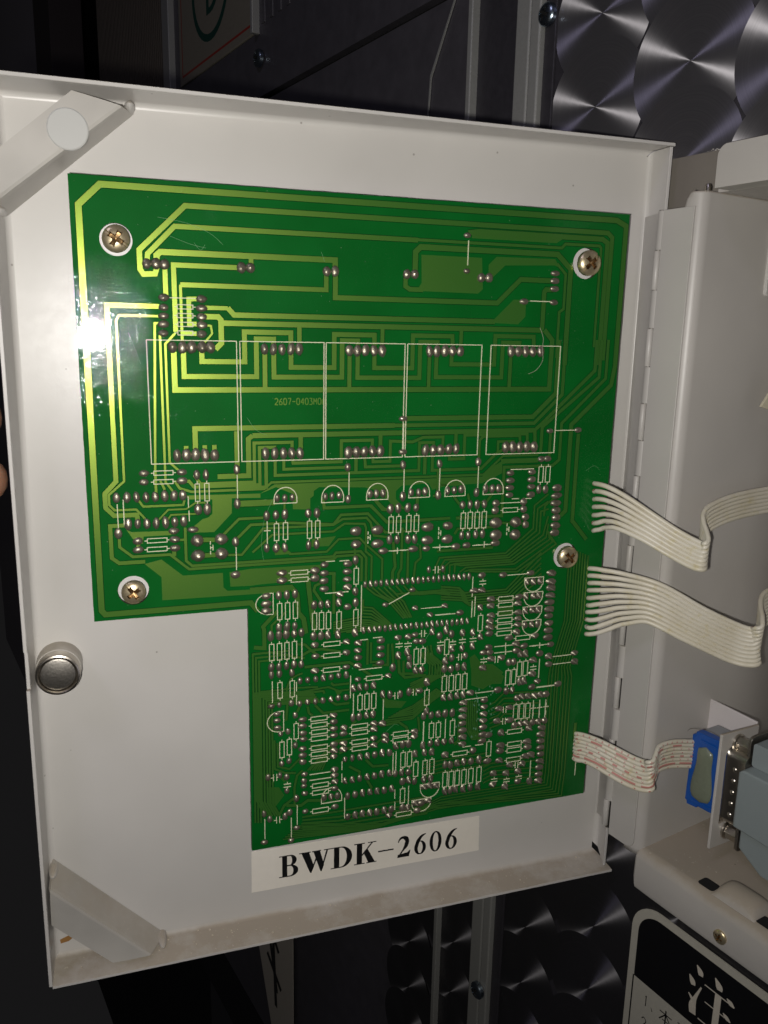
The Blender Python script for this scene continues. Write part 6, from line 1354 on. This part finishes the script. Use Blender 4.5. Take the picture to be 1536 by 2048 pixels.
# small label low in the dark
ll = thing('low_label', FW(-340, 560, 18), 'dim white triangular corner of a label low in the dark behind the door', 'label')
m = MB(); m.prism([(-395, 480), (-304, 440), (-304, 640), (-330, 640)], [], lambda s, y: FW(s, y, 17.6), lambda s, y: FW(s, y, 18)); ob('sheet', m, CREAM, ll)
m = MB()
for P in ([(-352, 500), (-330, 520)], [(-346, 520), (-334, 560)], [(-340, 515), (-336, 575)], [(-352, 535), (-326, 552)]): m.prism(stroke([(*p, 5) for p in P]), [], lambda s, y: FW(s, y, 17.5-.01*len(m.v)), None, walls=False)
ob('character', m, BLACK, ll)

# ------------------------------------------------------------------ notice sticker under the box
nt = thing('notice_sticker', FW(60, 300, 9), 'black headed notice sticker with Chinese characters under the lower lip of the box', 'sticker')
SL, ST, SR, SB = 8.2, 238.5, 150, 420
def NF(z): return lambda s, y: FW(s, y, z)
m = MB(); m.prism(rrect(SL, ST, SR, SB, 12, 8), [], NF(8.6), NF(9.0)); ob('sheet', m, NOTICE_W, nt)
m = MB(); m.prism([(SL+3.0, 270.5)]+[p for p in rrect(SL+3.0, ST+3.2, SR-3, SB, 9.5, 8)[12:] if p[1] < 262][0:0]+[(SL+3.0, ST+12.7)]+[(SL+12.5-9.5*math.cos(math.radians(a)), ST+12.7-9.5*math.sin(math.radians(a))) for a in range(10, 91, 10)]+[(SR-3, ST+3.2), (SR-3, 270.5)], [], NF(8.57), None, walls=False); ob('black_heading', m, BLACK, nt)
m = MB(); m.prism([(SL+2.5, 270.4), (SL+3.1, 270.4), (SL+3.1, SB-6), (SL+2.5, SB-6)], [], NF(8.565), None, walls=False); ob('border_line', m, BLACK, nt)
def glyph(strokes, x, y, sx, sy, mat, z=8.54, name='character'):
    m = MB()
    for i, P in enumerate(strokes): m.prism(stroke([(x+p[0]*sx, y+p[1]*sy, p[2]*sx) for p in P], 5), [], NF(z-.003*i), None, walls=False)
    ob(name, m, mat, nt)
ZHU = [[(.16, .02, .02), (.24, .10, .12), (.26, .17, .09)], [(.03, .28, .02), (.10, .36, .12), (.13, .43, .09)], [(.30, .36, .03), (.20, .62, .07), (.16, .80, .15), (.18, .95, .14)], [(.05, .62, .02), (.16, .70, .09)],
       [(.55, .0, .02), (.64, .10, .14), (.66, .17, .10)], [(.36, .26, .025), (.92, .26, .025)], [(.82, .20, .02), (.90, .24, .10), (.98, .27, .02)], [(.40, .56, .022), (.88, .56, .022)], [(.78, .50, .02), (.86, .54, .09), (.94, .57, .02)],
       [(.65, .27, .13), (.65, .95, .13)], [(.30, .95, .025), (.98, .95, .025)], [(.86, .89, .02), (.94, .93, .10), (1.02, .96, .02)]]
YI = [[(.5, 0, .04), (.55, .08, .12)], [(.1, .14, .025), (.9, .14, .025)], [(.3, .18, .03), (.36, .28, .1)], [(.7, .16, .03), (.62, .29, .08)], [(.02, .32, .025), (.98, .32, .025)], [(.25, .4, .1), (.25, .68, .1)], [(.75, .4, .1), (.75, .68, .1)], [(.25, .4, .03), (.75, .4, .03)], [(.25, .54, .03), (.75, .54, .03)], [(.25, .68, .03), (.75, .68, .03)], [(.1, .78, .03), (.06, .95, .12)], [(.3, .76, .1), (.4, .96, .1), (.75, .96, .08), (.8, .86, .03)], [(.5, .74, .03), (.56, .84, .1)], [(.85, .74, .03), (.93, .88, .1)]]
glyph(ZHU, 33.5, 246.5, 18.5, 21, CREAM); glyph(YI, 66, 246.5, 18.5, 21, CREAM)
one = [[(.35, .2, .08), (.5, .05, .14)], [(.5, .02, .15), (.5, 1, .15)]]; comma = [[(0, .7, .05), (.3, 1, .2)]]
two = [[(.1, .25, .14), (.45, .02, .14), (.85, .25, .14), (.6, .6, .14), (.1, .95, .14)], [(.08, .95, .14), (.9, .95, .14)]]
BEN = [[(.05, .28, .08), (.95, .28, .08)], [(.5, 0, .1), (.5, 1, .1)], [(.48, .3, .08), (.05, .85, .08)], [(.52, .3, .08), (.95, .85, .08)], [(.28, .74, .07), (.72, .74, .07)]]
SHE = [[(.1, .1, .08), (.9, .1, .08)], [(.3, .1, .08), (.1, .9, .08)], [(.3, .4, .08), (.85, .4, .08)], [(.85, .4, .08), (.8, .95, .08)], [(.35, .65, .08), (.8, .65, .08)], [(.35, .92, .08), (.8, .92, .08)]]
for r_, dg in enumerate((one, two, two)):
    yy = 274.6+r_*9.5
    if r_ == 2: break
    glyph(dg, 16.3, yy, 2.6, 4.6, BLACK, name='digit'); glyph(comma, 20.0, yy, 2.2, 4.6, BLACK, name='comma')
    for c_ in range(8): glyph((BEN, SHE, YI)[(c_*(r_+1)+r_) % 3], 23.6+c_*7.4, yy-.6, 5.8, 6.0, BLACK, name='character')
for r_ in range(2, 12):
    for c_ in range(8): glyph((SHE, BEN)[(c_+r_) % 2], 16.3+c_*7.4, 274+r_*9.5, 5.8, 6.0, BLACK, name='character') if r_ < 4 else None

# ------------------------------------------------------------------ lint and hairs lying on things
def hair(P, label, r=.00005, mat=None):
    m = MB(); m.tube([B3(*p) for p in catmull(P, 6)], r, 5); tag(ob('hair', m, mat or simple('lint', (.5, .46, .36), .7), None, smooth=True), label, 'hair')
hair([(132.2, 34.3, -.3), (133.4, 37.5, -.6), (132.6, 40.5, -1.8), (132.9, 44, -1.9), (131.7, 47, -.5), (129.2, 48.2, -.3)], 'pale curled hair lying over the rightmost upper row of solder joints')
m = MB(); m.tube([FW(*p) for p in catmull([(16, 171, 18), (20, 167.5, 15), (27, 165.5, 15), (32, 167, 16)], 6)], .00006, 5)
tag(ob('hair', m, simple('dark_hair', (.12, .09, .07), .6), None, smooth=True), 'thin dark hair arching over the top of the blue connector', 'hair')

# ------------------------------------------------------------------ fingers gripping the far side of the door edge
def hand():
    t = empty('person', B3(-60, 70, 30), "bare fingertips gripping the left edge of the open door from behind", 'person'); WORLD[t.name] = B3(-60, 70, 30)
    V = []; E_ = []; Rr = []
    def add(p, r): V.append(tuple(B3(*p)-WORLD[t.name])); Rr.append(r*.001); return len(V)-1
    root = add((-95, 90, 42), 17); palm = add((-72, 74, 40), 17); wrist = add((-135, 125, 46), 17); E_.extend([(root, palm), (root, wrist)])
    kn = []
    for i, (ty, tx) in enumerate(((43.0, -20.9), (62.0, -21.3), (79.5, -21.0), (96, -27))):
        k = add((-62, 52+i*15, 38), 9.5); E_.append((palm if i < 2 else root, k))
        a = add((-46, ty-1.5+i*.6, 31), 8.2); b = add((-33, ty, 25), 7.8); c = add((tx-.3, ty+.3, 20.6), 6.9)
        E_ += [(k, a), (a, b), (b, c)]
    th = add((-70, 48, 30), 10); th2 = add((-50, 30, 12), 8.5); th3 = add((-36, 24, 2), 7); E_ += [(palm, th), (th, th2), (th2, th3)]
    me = bpy.data.meshes.new('hand'); me.from_pydata(V, E_, []); o = link(bpy.data.objects.new('hand', me)); o.parent = t; me.materials.append(SKIN)
    sk = o.modifiers.new('skin', 'SKIN'); sk.use_smooth_shade = True
    for i, v in enumerate(me.skin_vertices[0].data): v.radius = (Rr[i], Rr[i]); v.use_root = (i == 0)
    s = o.modifiers.new('sub', 'SUBSURF'); s.levels = 2; s.render_levels = 2
    for ty in (43.0, 62.0, 79.5):
        m = MB(); rows = []
        for i in range(7):
            a = -1+2*i/6
            rows.append([B3(-33+5.5*j/5+2.2*math.sqrt(1-(a*.8)**2)-1, ty+4.6*a*(1-.1*j/5), 19.3-7.0*math.cos(a*.9)*.62-1.4+.35*j) for j in range(6)])
        m.grid(rows); q = ob('fingernail', m, simple('nail', (.50, .33, .26), .3), t, smooth=True, recalc=False)
        q.hide_render = False
hand()
